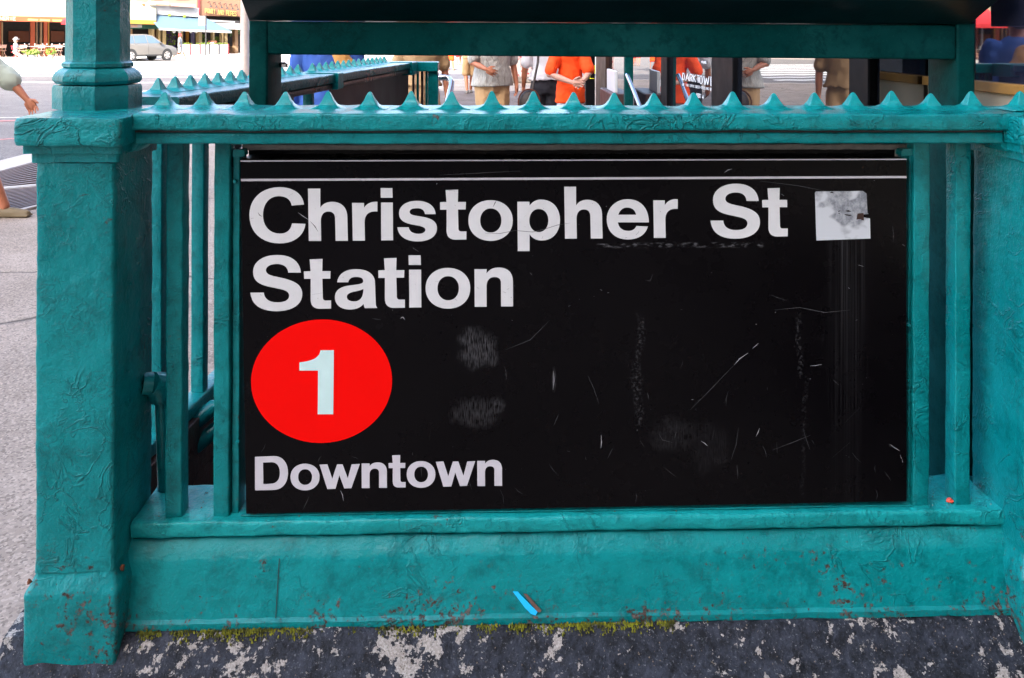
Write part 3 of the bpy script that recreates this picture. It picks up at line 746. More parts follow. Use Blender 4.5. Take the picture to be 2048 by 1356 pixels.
for i in range(50):
    x, y = rs.uniform(500, 1800), rs.choice([rs.uniform(500, 1000), rs.uniform(880, 1000), rs.uniform(330, 1000)])
    if 497 < x < 1040 and 365 < y < 625: continue
    a, L = rs.gauss(1.4, .5), rs.uniform(4, 34)
    sliver(faint, [(x, y), (x + math.cos(a) * L / 2 + rs.gauss(0, 1), y + math.sin(a) * L / 2), (x + math.cos(a) * L, y + math.sin(a) * L)], rs.uniform(.0006, .0012), Y2)
for i in range(28):
    x, y = rs.uniform(500, 1800), rs.uniform(330, 800); sliver(pale, [(x, y), (x + rs.uniform(1.5, 4), y + rs.uniform(-2.5, 2.5))], rs.uniform(.001, .0025), Y2)
YL = SY - .00115
for s_ in ([(621, 443), (630, 453), (636, 463)], [(502, 437), (508, 436)], [(516, 425), (519, 430), (524, 433)], [(986, 414), (990, 406), (993, 401)], [(909, 410), (912, 411)], [(897, 381), (910, 382)], [(1086, 416), (1088, 418)], [(1084, 477), (1086, 473)], [(520, 589), (523, 591)], [(910, 598), (914, 601)], [(1006, 583), (1012, 586)], [(1014, 579), (1018, 577)], [(1021, 594), (1024, 596)], [(1272, 470), (1278, 463)], [(1320, 422), (1322, 424)], [(1250, 476), (1254, 475)], [(954, 575), (958, 577)]):
    sliver(blk, s_, .0016, YL)
for s_ in ([(970, 467), (1000, 467), (1030, 461), (1065, 464), (1090, 458), (1115, 450), (1140, 446)], [(624, 589), (644, 586)], [(577, 392), (586, 387)], [(870, 563), (880, 562)]):
    sliver(faint, s_, .0009, YL)
for mb_, nm, mt in ((pale, "scratches", plain("bare_metal_scratch", (.30, .30, .32), .6)), (faint, "scratches", plain("dull_scratch", (.046, .046, .050), .6)), (blk, "chips", M['black_edge'])):
    o = mb_.obj(nm, mt, sg); o['kind'] = 'stuff'
# channel that holds the sign
for (a, b, nm) in ((465, 479, 'l'), (1817, 1824, 'r')):
    wob("channel", F.u(a, .03), F.u(b, .03), .030, .075, sill, F.z(300, .03), M['teal_bar'], r=.002, step=.03, jit=.0008, axis='z', seed=31)
MB().box(F.u(459, .04), F.u(465, .04), .055, .09, sill, 1.24).obj("channel", M['black_edge'], rl)
MB().box(F.u(1824, .04), F.u(1828, .04), .055, .09, sill, 1.24).obj("channel", M['black_edge'], rl)
wob("channel", F.u(484, .016), F.u(1826, .016), .016, .08, F.z(1033, .016, 500), F.z(1017, .016, 1500) + .002, M['teal_bar'], r=.002, step=.05, jit=.0008, seed=32)
m = MB(); m.sweep(rrect(.045, .15, F.z(300, .045), F.z(289, .045), .002, 2, .02), 'x', lin(F.u(482, .04), F.u(1815, .04), .01), .0012, 60, seed=9); m.obj("zinc_angle", M['rust_strip'], rl, smooth=40)
for (a, b, c, d) in ((466, 300, 490, 312), (1800, 298, 1824, 312)):
    m = MB(); m.sweep(rrect(F.u(a, .03), F.u(b + 0 if False else c, .03), F.z(d, .03), F.z(298, .03), .003, 2, .01), 'y', lin(.026, .05, .006), .002, 50, seed=a); m.obj("bolt_tab", M['teal_bar'], rl, smooth=50)
for (a, b) in ((471, 362), (476, 884), (1816, 650)):
    u_, z_ = F.uv(a, b, .03); MB().lathe([(.0001, 0), (.0035, .001), (.0045, .004), (.0045, .007)], (u_, .0225, z_), 8, 'y').obj("bolt", M['teal_bar'], rl, smooth=40)
# red scrap by the right bars
u_, z_ = F.uv(1901, 1012, .03)
mm = MB().ball((u_, .03, zt + .004), (.009, .007, .004), 8, 5); 
for i, v in enumerate(mm.v): mm.v[i] = tuple(Vector(v) + mnoise.noise_vector(Vector(v) * 180) * .004)
lt = mm.obj("litter_scrap", plain("orange_red_scrap", (.75, .07, .03), .6, vary=.3, scale=90)); F.put(lt); tag(lt, "small orange red scrap lying on the bottom rail at the right", "litter")

# seams in the skirt castings, a cast bracket under the cap, rusty nuts, grit
for px in (559,):
    vs = []
    for yy_, zz in ((-.0125, zs1 - .002), (-.0162, zs1 - .010), (-.0385, zs2 + .017)):
        u_ = F.u(px, -.02); vs += [(u_ - .0009, yy_ - .0012, zz), (u_ + .0009, yy_ - .0012, zz)]
    MB().add(vs, [(0, 1, 3, 2), (2, 3, 5, 4)]).obj("seam", plain("seam_grime", (.012, .045, .045), .8), rl)
for a, sgn in ((F.u(262, -.03), 1), (F.u(2012, -.03), -1)):
    m = MB(); m.prism([(a, 1.252), (a + sgn * .020, 1.252), (a + sgn * .014, 1.236), (a + sgn * .004, 1.226), (a - sgn * .016, 1.224), (a - sgn * .022, 1.252)], 'y', -.035, .03)
    m.obj("bracket", M['teal_bar'], rl, bevel=.003, bseg=2, smooth=50)
rust_m = plain("rusty_nut", (.17, .055, .022), .85, vary=.4, scale=160, bump=.002, bscale=300)
for px, py, yy_ in ((245, 1136, -.045), (58, 1163, -.084)):
    u_, z_ = F.uv(px, py, yy_); m = MB(); m.ball((u_, yy_, z_), (.0042, .004, .0062), 8, 6)
    for i, v in enumerate(m.v): m.v[i] = tuple(Vector(v) + mnoise.noise_vector(Vector(v) * 160) * .003)
    m.obj("rusty_nut", rust_m, rl)
m = MB(); rg = random.Random(21)
for i in range(520):
    if i < 200: x, y_, z_ = rg.uniform(-.75, 1.0), rg.uniform(.012, .12), zt + .0006
    else:
        x = rg.uniform(-.93, 1.1); y_ = rg.uniform(-.10, -.05); z_ = .2715 + (y_ + .086) * (.62 if y_ < -.086 else 1.1)
    r_ = rg.uniform(.0007, .0022); a = rg.random() * 6
    q = [(x + r_ * math.cos(a + k * 2.1), y_ + r_ * math.sin(a + k * 2.1), z_ - .0006) for k in range(3)] + [(x, y_, z_ + r_ * 1.1)]
    m.add(q, [(0, 1, 3), (1, 2, 3), (2, 0, 3), (0, 2, 1)])
tag(F.put(m.obj("grit", plain("grey_brown_grit", (.16, .13, .10), .9, vary=.6, scale=300))), "grey brown grit scattered on the rail and the stone kerb", "grit", kind='stuff')

# ---------------------------------------------------------------- small stroke alphabet
SF = {'A': [[(0, 0), (.5, 1), (1, 0)], [(.2, .35), (.8, .35)]], 'B': [[(0, 0), (0, 1), (.7, 1), (.9, .8), (.7, .53), (0, .53)], [(.7, .53), (1, .27), (.75, 0), (0, 0)]], 'C': [[(1, .85), (.7, 1), (.3, 1), (0, .7), (0, .3), (.3, 0), (.7, 0), (1, .15)]],
      'D': [[(0, 0), (0, 1), (.55, 1), (1, .7), (1, .3), (.55, 0), (0, 0)]], 'E': [[(1, 0), (0, 0), (0, 1), (1, 1)], [(0, .5), (.8, .5)]], 'F': [[(0, 0), (0, 1), (1, 1)], [(0, .5), (.8, .5)]], 'G': [[(1, .85), (.7, 1), (.3, 1), (0, .7), (0, .3), (.3, 0), (1, 0), (1, .45), (.6, .45)]],
      'H': [[(0, 0), (0, 1)], [(1, 0), (1, 1)], [(0, .5), (1, .5)]], 'I': [[(.5, 0), (.5, 1)]], 'K': [[(0, 0), (0, 1)], [(1, 1), (0, .45)], [(.3, .6), (1, 0)]], 'L': [[(0, 1), (0, 0), (1, 0)]], 'M': [[(0, 0), (0, 1), (.5, .4), (1, 1), (1, 0)]],
      'N': [[(0, 0), (0, 1), (1, 0), (1, 1)]], 'O': [[(.5, 0), (.12, .15), (0, .5), (.12, .85), (.5, 1), (.88, .85), (1, .5), (.88, .15), (.5, 0)]], 'P': [[(0, 0), (0, 1), (.8, 1), (1, .8), (1, .6), (.8, .42), (0, .42)]],
      'R': [[(0, 0), (0, 1), (.75, 1), (1, .8), (1, .65), (.75, .48), (0, .48)], [(.45, .48), (1, 0)]], 'S': [[(1, .85), (.7, 1), (.3, 1), (0, .8), (.15, .58), (.85, .42), (1, .2), (.7, 0), (.3, 0), (0, .15)]], 'T': [[(.5, 0), (.5, 1)], [(0, 1), (1, 1)]],
      'U': [[(0, 1), (0, .25), (.3, 0), (.7, 0), (1, .25), (1, 1)]], 'V': [[(0, 1), (.5, 0), (1, 1)]], 'W': [[(0, 1), (.25, 0), (.5, .8), (.75, 0), (1, 1)]], 'Y': [[(0, 1), (.5, .5), (1, 1)], [(.5, .5), (.5, 0)]], '4': [[(.75, 0), (.75, 1), (0, .3), (1, .3)]], '-': [[(.1, .5), (.9, .5)]]}
def letters(m, ch, q, fr, y, wpx):
    """one letter into the pixel quad q = (x0, x1, ytop0, ybot0, ytop1, ybot1)"""
    x0, x1, t0, b0, t1, b1 = q
    for s_ in SF[ch]:
        px = [(x0 + (x1 - x0) * a, (b0 + (t0 - b0) * b) * (1 - a) + (b1 + (t1 - b1) * b) * a) for a, b in s_]
        for (ax, ay), (bx, by) in zip(px[:-1], px[1:]):
            dx, dy = bx - ax, by - ay; L = math.hypot(dx, dy) or 1; nx, ny = -dy / L * wpx / 2, dx / L * wpx / 2; ex, ey = dx / L * wpx * .3, dy / L * wpx * .3
            c4 = [fr.uv(ax + nx - ex, ay + ny - ey, y), fr.uv(ax - nx - ex, ay - ny - ey, y), fr.uv(bx - nx + ex, by - ny + ey, y), fr.uv(bx + nx + ex, by + ny + ey, y)]
            m.add([(u_, y, z_) for u_, z_ in c4], [(0, 1, 2, 3)])
def line_text(m, text, x0, x1, ta, ba, tb, bb, fr, y, wpx, gap=.3):
    n = len(text); w_ = (x1 - x0) / (n - gap)
    for i, ch in enumerate(text):
        if ch == ' ': continue
        a = x0 + i * w_; b = a + w_ * (1 - gap); f0, f1 = (a - x0) / (x1 - x0), (b - x0) / (x1 - x0)
        letters(m, ch, (a, b, ta + (tb - ta) * f0, ba + (bb - ba) * f0, ta + (tb - ta) * f1, ba + (bb - ba) * f1), fr, y, wpx)

# ---------------------------------------------------------------- green steel sign frame behind the railing
sf = empty("entrance_frame", "dark green steel frame with a nearly black overhead hood behind the spiked rail", "sign frame", frame=F)
y = .25
def fpost(a, b):
    m = MB(); m.sweep(rrect(F.u(a, y), F.u(b, y), y, y + .125, .006, 3, .05), 'z', lin(-1.2, F.z(44, y), .1), .0003, 10); return m.obj("post", M['green'], sf, smooth=40)
fpost(495, 533); fpost(1913, 1950)
def tq(name, x0, x1, t0, t1, b0, b1, ya, yb, mat, bev, parent=sf):
    return MB().prism([F.uv(x0, b0, ya), F.uv(x1, b1, ya), F.uv(x1, t1, ya), F.uv(x0, t0, ya)], 'y', ya, yb).obj(name, mat, parent, bevel=bev, bseg=3, smooth=40)
tq("beam", 534, 1912, 43, 50, 109, 119, y + .003, y + .10, M['green'], .005)
hv = []
for (a, b, yy) in ((497, 40, .243), (1941, 48, .243), (482, 0, .165), (1998, 0, .165)):
    u_, z_ = F.uv(a, b, yy); hv.append((u_, yy, z_))
zt_ = 2.25
hv += [(hv[2][0], .165, zt_), (hv[3][0], .165, zt_), (hv[0][0], .62, hv[0][2]), (hv[1][0] - .03, .62, hv[1][2]), (hv[2][0], .62, zt_), (hv[3][0] - .03, .62, zt_)]
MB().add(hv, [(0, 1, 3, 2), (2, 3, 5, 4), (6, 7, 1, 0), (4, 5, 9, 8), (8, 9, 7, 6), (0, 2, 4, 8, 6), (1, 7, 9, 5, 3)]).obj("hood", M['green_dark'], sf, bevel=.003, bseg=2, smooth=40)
for (a, b) in ((566, 126), (1876, 124)):
    u_, z_ = F.uv(a, b, .36)
    MB().lathe([(.012, 0), (.012, .008), (.006, .012)], (u_, .36, z_ - .01), 8, 'z').obj("bolt", M['steel'], sf, smooth=40)

# ---------------------------------------------------------------- side railing running back along the stairs
L0 = Vector((-.996 + .087 * 1.70, 1.70)); LA = math.atan2(1, .087)
LFr = Frame(L0, LA)
def Lx(Y): return (Y - 1.70) * math.hypot(1, .087)
sr = empty("side_railing", "teal spiked side railing receding along the left of the stairs", "railing", (L0.x, L0.y, 0), LA)
def sw(name, prof, x0, x1, mat, step=.03, jit=.001, seed=0, parent=sr):
    m = MB(); m.sweep(prof, 'x', lin(x0, x1, step), jit, 30, seed=seed); return m.obj(name, mat, parent, smooth=50)
M['side_rail'] = paint('side_rail_paint', (0.001, 0.105, 0.11), wear=.2, bumpd=.002, spec=.12)  # same teal, darkened to offset sky light on the rail top
dark_in = paint("shaded_inner_paint", (0.05, 0.022, 0.018), wear=.1, bumpd=.001)  # dark brown; shade on the stair side is put into this colour
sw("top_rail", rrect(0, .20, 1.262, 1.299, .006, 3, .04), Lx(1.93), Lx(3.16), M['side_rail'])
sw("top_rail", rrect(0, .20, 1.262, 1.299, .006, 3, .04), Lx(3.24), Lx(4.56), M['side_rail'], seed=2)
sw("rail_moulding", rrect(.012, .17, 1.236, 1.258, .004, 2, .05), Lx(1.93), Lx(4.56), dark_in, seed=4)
sw("joint_block", rrect(-.012, .205, 1.235, 1.303, .006, 3, .05), Lx(3.165), Lx(3.235), M['teal'], seed=5)
sw("joint_block", rrect(-.012, .205, 1.225, 1.303, .006, 3, .05), Lx(4.57), Lx(4.72), M['teal'], seed=6)
sw("bottom_rail", rrect(.022, .074, .44, .475, .006, 3, .05), Lx(1.78), Lx(4.7), M['teal_bar'], seed=7)
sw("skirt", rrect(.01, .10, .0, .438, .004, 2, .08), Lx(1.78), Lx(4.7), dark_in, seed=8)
xa_, xb_ = LFr.uv(323, 600, .03)[0], LFr.uv(407, 600, .03)[0]
k, xq = 0, xa_
while xq < Lx(3.1):
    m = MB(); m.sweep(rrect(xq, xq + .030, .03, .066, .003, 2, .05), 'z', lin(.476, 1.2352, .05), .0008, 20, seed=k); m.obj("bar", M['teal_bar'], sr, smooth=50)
    xq += xb_ - xa_; k += 1
MB().box(Lx(3.26), Lx(4.74), .05, .058, .48, 1.235).obj("sheet_panel", M['brown_panel'], sr)
i, Yb = 0, 2.06
while Yb < 4.5:
    if abs(Yb - 3.2) > .05:
        o = link("spike", spk[i % 4], sr, (Lx(Yb), .128, 1.2975), 0); o.scale = (1, 1, 1.08)
    Yb += .0855; i += 1
# corner at the far end: short return with bars and a post
cr_ = empty("end_railing", "short teal end railing with a square post at the far left corner of the stairs", "railing", (P(821, 130, 4.75).x, 4.75, 0), 0.03)
x1_ = P(876, 130, 4.75).x - P(821, 130, 4.75).x
MB().box(-.02, x1_, -.02, .12, 1.24, 1.298).obj("top_rail", M['teal'], cr_, bevel=.004)
MB().box(x1_ - .062, x1_, .0, .06, 0, 1.238).obj("post", M['teal_bar'], cr_, bevel=.004)
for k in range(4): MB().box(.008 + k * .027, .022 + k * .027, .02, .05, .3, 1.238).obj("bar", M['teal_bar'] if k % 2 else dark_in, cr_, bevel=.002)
MB().box(-.02, x1_ - .064, .0, .08, .0, .298).obj("skirt", M['teal_base'], cr_, bevel=.004)

# pipes of the inner handrail seen through the bars
pm = paint("teal_pipe_paint", (0.002, 0.17, 0.18), wear=.0, bumpd=.0008)
def at3(px, py, Y): return tuple(P(px, py, Y))
hp = empty("pipe_handrail", "teal pipe handrail with a round elbow seen between the left bars", "handrail", tuple(P(315, 800, 1.80)))
def ptube(name, pts, r, mat, parent=None, seg=12):
    o0 = parent.location if parent else Vector((0, 0, 0))
    return MB().tube([Vector(p) - o0 for p in pts], r, seg).obj(name, mat, parent, smooth=60)
ptube("flange", [at3(284, 768, 1.59), at3(304, 767, 1.60)], .022, pm, hp)
ptube("elbow", [at3(302, 767, 1.60), at3(314, 769, 1.612), at3(321, 779, 1.617), at3(323, 797, 1.62)], [.023, .027, .027, .023], pm, hp)
ptube("pipe", [at3(323, 790, 1.62), at3(325, 850, 1.62), at3(330, 1040, 1.66)], .0135, pm, hp)
for (a, b, c, d, n_, ww) in ((296, 918, 440, 806, "upper", .021), (296, 968, 450, 846, "lower", .021)):
    e = empty("sloping_pipe", {"upper": "upper of the two sloping teal pipes behind the left bars", "lower": "lower darker sloping pipe behind the left bars"}[n_], "pipe", at3(a, b, 2.0), group="sloping pipes behind the left bars")
    ptube("pipe", [at3(a, b, 2.0), at3((a + c) / 2, (b + d) / 2, 2.05), at3(c - 14, d + 9, 2.1), at3(c + 10, d + 8, 2.1)], ww, pm, e)
o = ptube("curved_pipe", [at3(1855, 975, 1.75), at3(1875, 962, 1.76), at3(1900, 958, 1.78), at3(1930, 960, 1.8), at3(1960, 968, 1.8)], .012, pm)
tag(o, "thin curved pipe behind the right bars near the bottom rail", "pipe")

# handrails at the head of the stairs
o = ptube("bent_handrail", [at3(872, 156, 5.2), at3(890, 155, 5.2), at3(899, 158, 5.2), at3(903, 165, 5.15), at3(902, 175, 5.1), at3(893, 215, 4.9), at3(880, 260, 4.7)], .0195, M['steel'])
tag(o, "bent bright steel handrail end beside the far left post", "handrail")
o = ptube("straight_handrail", [at3(1254, 150, 6.4), at3(1262, 168, 6.2), at3(1285, 226, 5.7)], .0165, M['steel'])
tag(o, "straight steel handrail sloping down in front of the far right green post", "handrail")
gp = empty("far_post", "dark green square post at the far right head of the stairs", "post", tuple(G(0, 0) * 0 + Vector((P(1250, 130, 6.5).x, 6.5, 0))))
MB().box(0, .07, 0, .07, 0, 1.46).obj("post", M['green'], gp, bevel=.004); MB().box(-.012, .082, -.012, .082, 1.461, 1.49).obj("cap", M['green'], gp, bevel=.004)
bw = tag(MB().box(0, .20, 0, .9, 0, .93).obj("low_brown_wall", M['brown_panel'], None, bevel=.01, loc=(P(1222, 200, 7.2).x, 7.2, 0)), "low dark brown wall at the foot of the shop glass", "wall")
wb = tag(MB().box(0, .03, 0, .6, 0, .205).obj("white_board", plain("white_board", (.6, .6, .6), .4), None, bevel=.004, loc=(P(1229, 200, 7.3).x, 7.3, .93)), "white board standing on the low dark brown wall", "board")

# ---------------------------------------------------------------- shop along the right of the stairs
WF = Frame((1.0, 0), math.atan2(1, .0232))         # local x runs back along the glass, local y points left into the stairs
glass_m = NT("dark_reflecting_shop_glass"); glass_m.set(Base_Color=(.010, .011, .014, 1), Roughness=.015, IOR=3.4, Normal=glass_m.bump(glass_m.noise(1.1, 2), .0022))
glass_near = NT("blue_dusty_shop_glass"); nn_ = glass_near.noise(26, 8, .75)
glass_near.set(Base_Color=glass_near.mix(glass_near.ramp(nn_, .35, .7), (.006, .012, .032), (.045, .045, .085)), Roughness=.02, IOR=2.5)
M['cream'] = plain("cream_shop_wall", (.62, .52, .37), .7, vary=.06)
M['gold'] = plain("golden_wood_sill", (.42, .21, .045), .5, vary=.35, scale=30)
M['shop_brick'] = plain("dark_red_brick", (.16, .075, .055), .85, vary=.3, scale=12)
M['black_metal'] = plain("black_anodised_frame", (.005, .005, .006), .5, spec=.06)
M['brown_metal'] = plain("brown_door_frame", (.045, .024, .017), .5, vary=.3, spec=.1)
sh = empty("corner_shop", "dark shop front of reflecting glass and black frames beside the stairs", "shop", (1.0, 0, 0), WF.ang)
def wx(px): return WF.uv(px, 150, 0)[0]
ed = [wx(1745), wx(1705), wx(1470), wx(1427), wx(1337), wx(1325), wx(1216), wx(1196)]
def gl(a, b): return MB().box(a, b, -.03, -.012, .30, 2.6).obj("glass_pane", glass_m.m, sh)
gl(ed[1], ed[2]); gl(ed[3], ed[4]); gl(ed[5], ed[6])
for a, b in ((ed[0], ed[1]), (ed[2], ed[3]), (ed[4], ed[5])): MB().box(a, b, -.10, .012, 0, 2.6).obj("mullion", M['black_metal'], sh, bevel=.004)
MB().box(ed[6], ed[7], -.15, .03, 0, 2.6).obj("mullion", M['brown_metal'], sh, bevel=.004)
MB().box(ed[1], ed[6], -.08, -.002, 0, .298).obj("base_panel", M['black_metal'], sh)
MB().box(ed[0] - 42, ed[7] + 2, -9, -.17, 2.61, 26.0).obj("upper_wall", M['shop_brick'], sh)  # unseen stretch lengthened and raised to darken the right side
MB().box(ed[1], ed[7], -3.0, -2.9, 0, 2.6).obj("back_wall", M['dark'], sh)
MB().box(ed[7] - .05, ed[7] + .05, -9, -.151, 0, 2.6).obj("end_wall", M['shop_brick'], sh)
ex_ = MB().box(ed[7] + 2.01, 29, -12, -2.6, 0, 26.0).obj("unseen_shade_wing", M['shop_brick'], sh)  # unseen mass added to keep skylight off the railing's inner faces
# return of the recessed near bay and the bay itself
rec = -.16
MB().box(ed[0] - .02, ed[0] - .004, rec, -.012, .30, 2.6).obj("glass_pane", glass_m.m, sh)
MB().box(ed[0] - .03, ed[0] - .003, rec, -.012, 0, .298).obj("base_panel", M['black_metal'], sh)
n0, n1 = -3.0, ed[0] - .031
sz0, sz1 = 1.318, 1.343
MB().box(n0, n1, -.02, 0, sz1 + .001, 2.6).obj("glass_pane", glass_near.m, sh, loc=(0, rec - .055, 0), rz=R(1.73))
MB().box(n0, n1, -.10, .022, sz0, sz1).obj("sill", M['gold'], sh, bevel=.002, loc=(0, rec - .055, 0), rz=R(1.73))
MB().box(n0, n1, -.12, .004, .80, sz0 - .001).obj("wall_panel", M['cream'], sh, loc=(0, rec - .055, 0), rz=R(1.73))
MB().box(n0, n1, -.12, .008, 0, .799).obj("base_panel", M['black_metal'], sh, loc=(0, rec - .055, 0), rz=R(1.73))
# film poster lettering on the glass
s0 = 13.56; wprint = plain("white_print", (.85, .85, .82), .5)
def pobj():
    global pw; pw.obj("poster_lettering", wprint, sh)["kind"] = "stuff"; pw = MB()
pw = MB()
def zq(x0, x1, t0, b0, t1, b1): return (1340 + x0 / s0, 1340 + x1 / s0, 110 + t0 / s0, 110 + b0 / s0, 110 + t1 / s0, 110 + b1 / s0)
for ch, a, b, t_, bb in (('D', 340, 395, 492, 678), ('A', 428, 515, 502, 695), ('R', 542, 598, 518, 712), ('K', 627, 690, 535, 730), ('T', 733, 792, 548, 752), ('O', 800, 880, 560, 785), ('W', 915, 1058, 578, 812), ('E', 1108, 1165, 600, 830)):
    letters(pw, ch, zq(a, b, t_, bb - 8, t_ + 8, bb), WF, -.008, 1.5)
line_text(pw, "OF THE EPIC BEST-SELLING BOO", 1340 + 335 / s0, 1340 + 1165 / s0, 110 + 765 / s0, 110 + 825 / s0, 110 + 905 / s0, 110 + 972 / s0, WF, -.008, .6)
line_text(pw, "WING", 1340 + 858 / s0, 1340 + 978 / s0, 110 + 160 / s0, 110 + 222 / s0, 110 + 170 / s0, 110 + 236 / s0, WF, -.008, .9)
line_text(pw, "UST 4", 1340 + 725 / s0, 1340 + 905 / s0, 110 + 1035 / s0, 110 + 1140 / s0, 110 + 1095 / s0, 110 + 1190 / s0, WF, -.008, 1.2)
pobj()
# black pillar with yellow graffiti and a brown door edge beyond
pil = empty("black_pillar", "black pillar with yellow spray lettering at the far end of the shop", "pillar", (P(1172, 130, 12).x, 12.0, 0))
MB().box(0, .14, 0, .3, 0, 2.6).obj("shaft", M['black_metal'], pil)
PFr = Frame((P(1172, 130, 12).x, 12.0), 0)
gm = MB(); letters(gm, 'P', (1175, 1181, 131, 150, 131, 149), PFr, -.004, 1.6); letters(gm, 'H', (1183, 1190, 130, 148, 131, 147), PFr, -.004, 1.6); letters(gm, 'L', (1180, 1188, 150, 157, 150, 157), PFr, -.004, 1.2)
gm.obj("graffiti", plain("yellow_spray", (.85, .78, .02), .6), pil)

# ---------------------------------------------------------------- buildings standing behind the viewer: they shade the pavement
def block(name, x0, x1, y0, y1, h, mat, label, face=+1):
    e = empty(name, label, "building", ((x0 + x1) / 2, (y0 + y1) / 2, 0))
    hx, hy = (x1 - x0) / 2, (y1 - y0) / 2
    MB().box(-hx, hx, -hy, hy, -.13, h).obj("wall", mat, e)
    wm_ = MB().box(-.6, .6, 0, .04, 0, 1.7).mesh("window", M['pane'])
    n = int((x1 - x0) / 3.2)
    for f in range(int(h / 3.4)):
        for i in range(n):
            link("window", wm_, e, (-hx + 1.6 + i * 3.2, hy + .005, 1.2 + f * 3.4))
    return e
M['pane'] = plain("dark_window_pane", (.02, .025, .03), .08)
block("apartment_block", -30, 34, -48, -32, 48.0, plain("buff_brick", (.42, .36, .30), .85), "tall buff brick apartment block behind the viewer")

# ---------------------------------------------------------------- far side of the street
A0, A1 = G(0, 114), G(480, 106.5)
AF = Frame((A0.x, A0.y), math.atan2(A1.y - A0.y, A1.x - A0.x))     # facade line; y negative = towards the street
WK = [G(-700, 138, 0), G(-300, 132, 0), G(135, 127.5, 0), G(330, 113.5, 0), G(900, 108, 0)]
back = [AF.O + AF.U * 70 + AF.B * 3, AF.O - AF.U * 45 + AF.B * 3]
flat("far_sidewalk", [(p.x, p.y) for p in WK + back], M['far_walk'], 0.0, None, 0.13)
C = {}
def cm(n, col, r=.8, **k): C[n] = plain("far_" + n, col, r, **k)
cm('cream', (.25, .235, .145)); cm('peach', (.26, .15, .10)); cm('brick', (.165, .078, .046), vary=.2, scale=3); cm('white', (.24, .24, .245)); cm('orange', (.30, .055, .018)); cm('amber', (.27, .12, .015))
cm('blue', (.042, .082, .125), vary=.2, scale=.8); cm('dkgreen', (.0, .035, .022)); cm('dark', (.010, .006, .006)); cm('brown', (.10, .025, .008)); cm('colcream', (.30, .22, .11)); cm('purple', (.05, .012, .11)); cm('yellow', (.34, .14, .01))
cm('grey', (.13, .12, .115)); cm('tan', (.22, .13, .07)); cm('black', (.012, .011, .012)); cm('letter', (.40, .37, .27)); cm('gold', (.35, .26, .08)); cm('red', (.32, .012, .02)); cm('lilac', (.16, .13, .24)); cm('pinkish', (.33, .19, .15))
leafc = NT("sunny_leaf"); leafc.set(Base_Color=leafc.mix(leafc.noise(9, 3), (.05, .09, .008), (.14, .20, .02)), Roughness=.7)
def fb(name, mat, parent, x0, x1, t, b, y0, y1, tb=None, bb=None, bevel=0.0):
    """box on the facade: pixel outline on its front plane y0, back at y1"""
    q = [AF.uv(x0, b, y0), AF.uv(x1, bb if bb is not None else b, y0), AF.uv(x1, tb if tb is not None else t, y0), AF.uv(x0, t, y0)]
    q = [(a, max(c, 0.003)) for a, c in q]
    return MB().prism(q, 'y', y0, y1).obj(name, mat, parent, bevel=bevel)
def bld(name, label): return empty(name, label, "building", frame=AF)
def fbox(name, mat, parent, a0, a1, z0, z1, y0, y1, bevel=0): return MB().box(a0, a1, y0, y1, z0, z1).obj(name, mat, parent, bevel=bevel)
ax = lambda px: AF.uv(px, 100, 0)[0]
# café with the orange valance
cf = bld("cafe_building", "cream fronted cafe with orange valance and dark open front behind the terrace tables")
xa, xb = ax(-420), ax(256)
fbox("wall", C['cream'], cf, xa, xb, 3.35, 12, .0, 6); fbox("wall", C['dark'], cf, xa, xb, 0.003, 3.34, 2.5, 6)
fbox("side_wall", C['cream'], cf, xb - .3, xb, .003, 3.34, 0, 2.49)
for px0, px1, mt in ((-420, -380, 'brown'), (-250, -235, 'orange'), (-130, -120, 'orange'), (-3, 1, 'orange'), (3.5, 6, 'tan'), (62, 70, 'orange'), (73, 75, 'tan'), (81, 84, 'tan'), (88, 95, 'orange'), (96.5, 98.5, 'amber'), (132, 137, 'brown'), (170, 176, 'orange')):
    fb("door_post", C[mt], cf, px0, px1, 44, 113, 0, .18)
for px0, px1 in ((6, 62), (98, 132)): fb("shutter", C['brown'], cf, px0 + 12 if px0 == 6 else px0 + 4, px1 - 4, 62, 84, 2.2, 2.3)
AW = dict(mat=C['cream'])
def awning(x0, x1, ytop0, ytop1, yf0, yf1, proj, mat, vmat, vh, parent, wall_y=0.0, x0t=None, x1t=None):
    """sloping cloth from wall (top pixels) to front edge (front pixels) with a hanging valance"""
    x0t, x1t = x0t if x0t is not None else x0, x1t if x1t is not None else x1
    a = [AF.uv(x0t, ytop0, -.02), AF.uv(x1t, ytop1, -.02), AF.uv(x1, yf1, -proj), AF.uv(x0, yf0, -proj)]
    v = [(a[0][0], -.02, a[0][1]), (a[1][0], -.02, a[1][1]), (a[2][0], -proj, a[2][1]), (a[3][0], -proj, a[3][1])]
    v2 = [(x, y_, z - .05) for x, y_, z in v]
    MB().add(v + v2, [(0, 1, 2, 3), (7, 6, 5, 4), (0, 3, 7, 4), (1, 5, 6, 2), (0, 4, 5, 1)]).obj("awning", mat, parent)
    q = [AF.uv(x0, yf0 + vh, -proj), AF.uv(x1, yf1 + vh, -proj), AF.uv(x1, yf1 + .3, -proj), AF.uv(x0, yf0 + .3, -proj)]
    return MB().prism(q, 'y', -proj - .03, -proj).obj("valance", vmat, parent)
awning(-420, 133, -30, -14, 22, 34.3, 2.2, C['cream'], C['orange'], 10.5, cf)
tx = MB(); line_text(tx, "NERIE", 0, 31, 33.6, 39.6, 34.4, 40.4, AF, -2.26, 1.3, gap=.25); tx.obj("valance_lettering", C['letter'], cf)
for x0, x1, yy in ((56, 76, 38.3), (80, 100, 39.2), (105, 130, 40)): fb("valance_lettering", C['gold'], cf, x0, x1, yy - 1, yy + 2.5, -2.25, -2.235, tb=yy, bb=yy + 3.4)
awning(170, 312, -14, 8, 36.5, 40.5, 2.0, C['cream'], C['amber'], 8.5, cf)
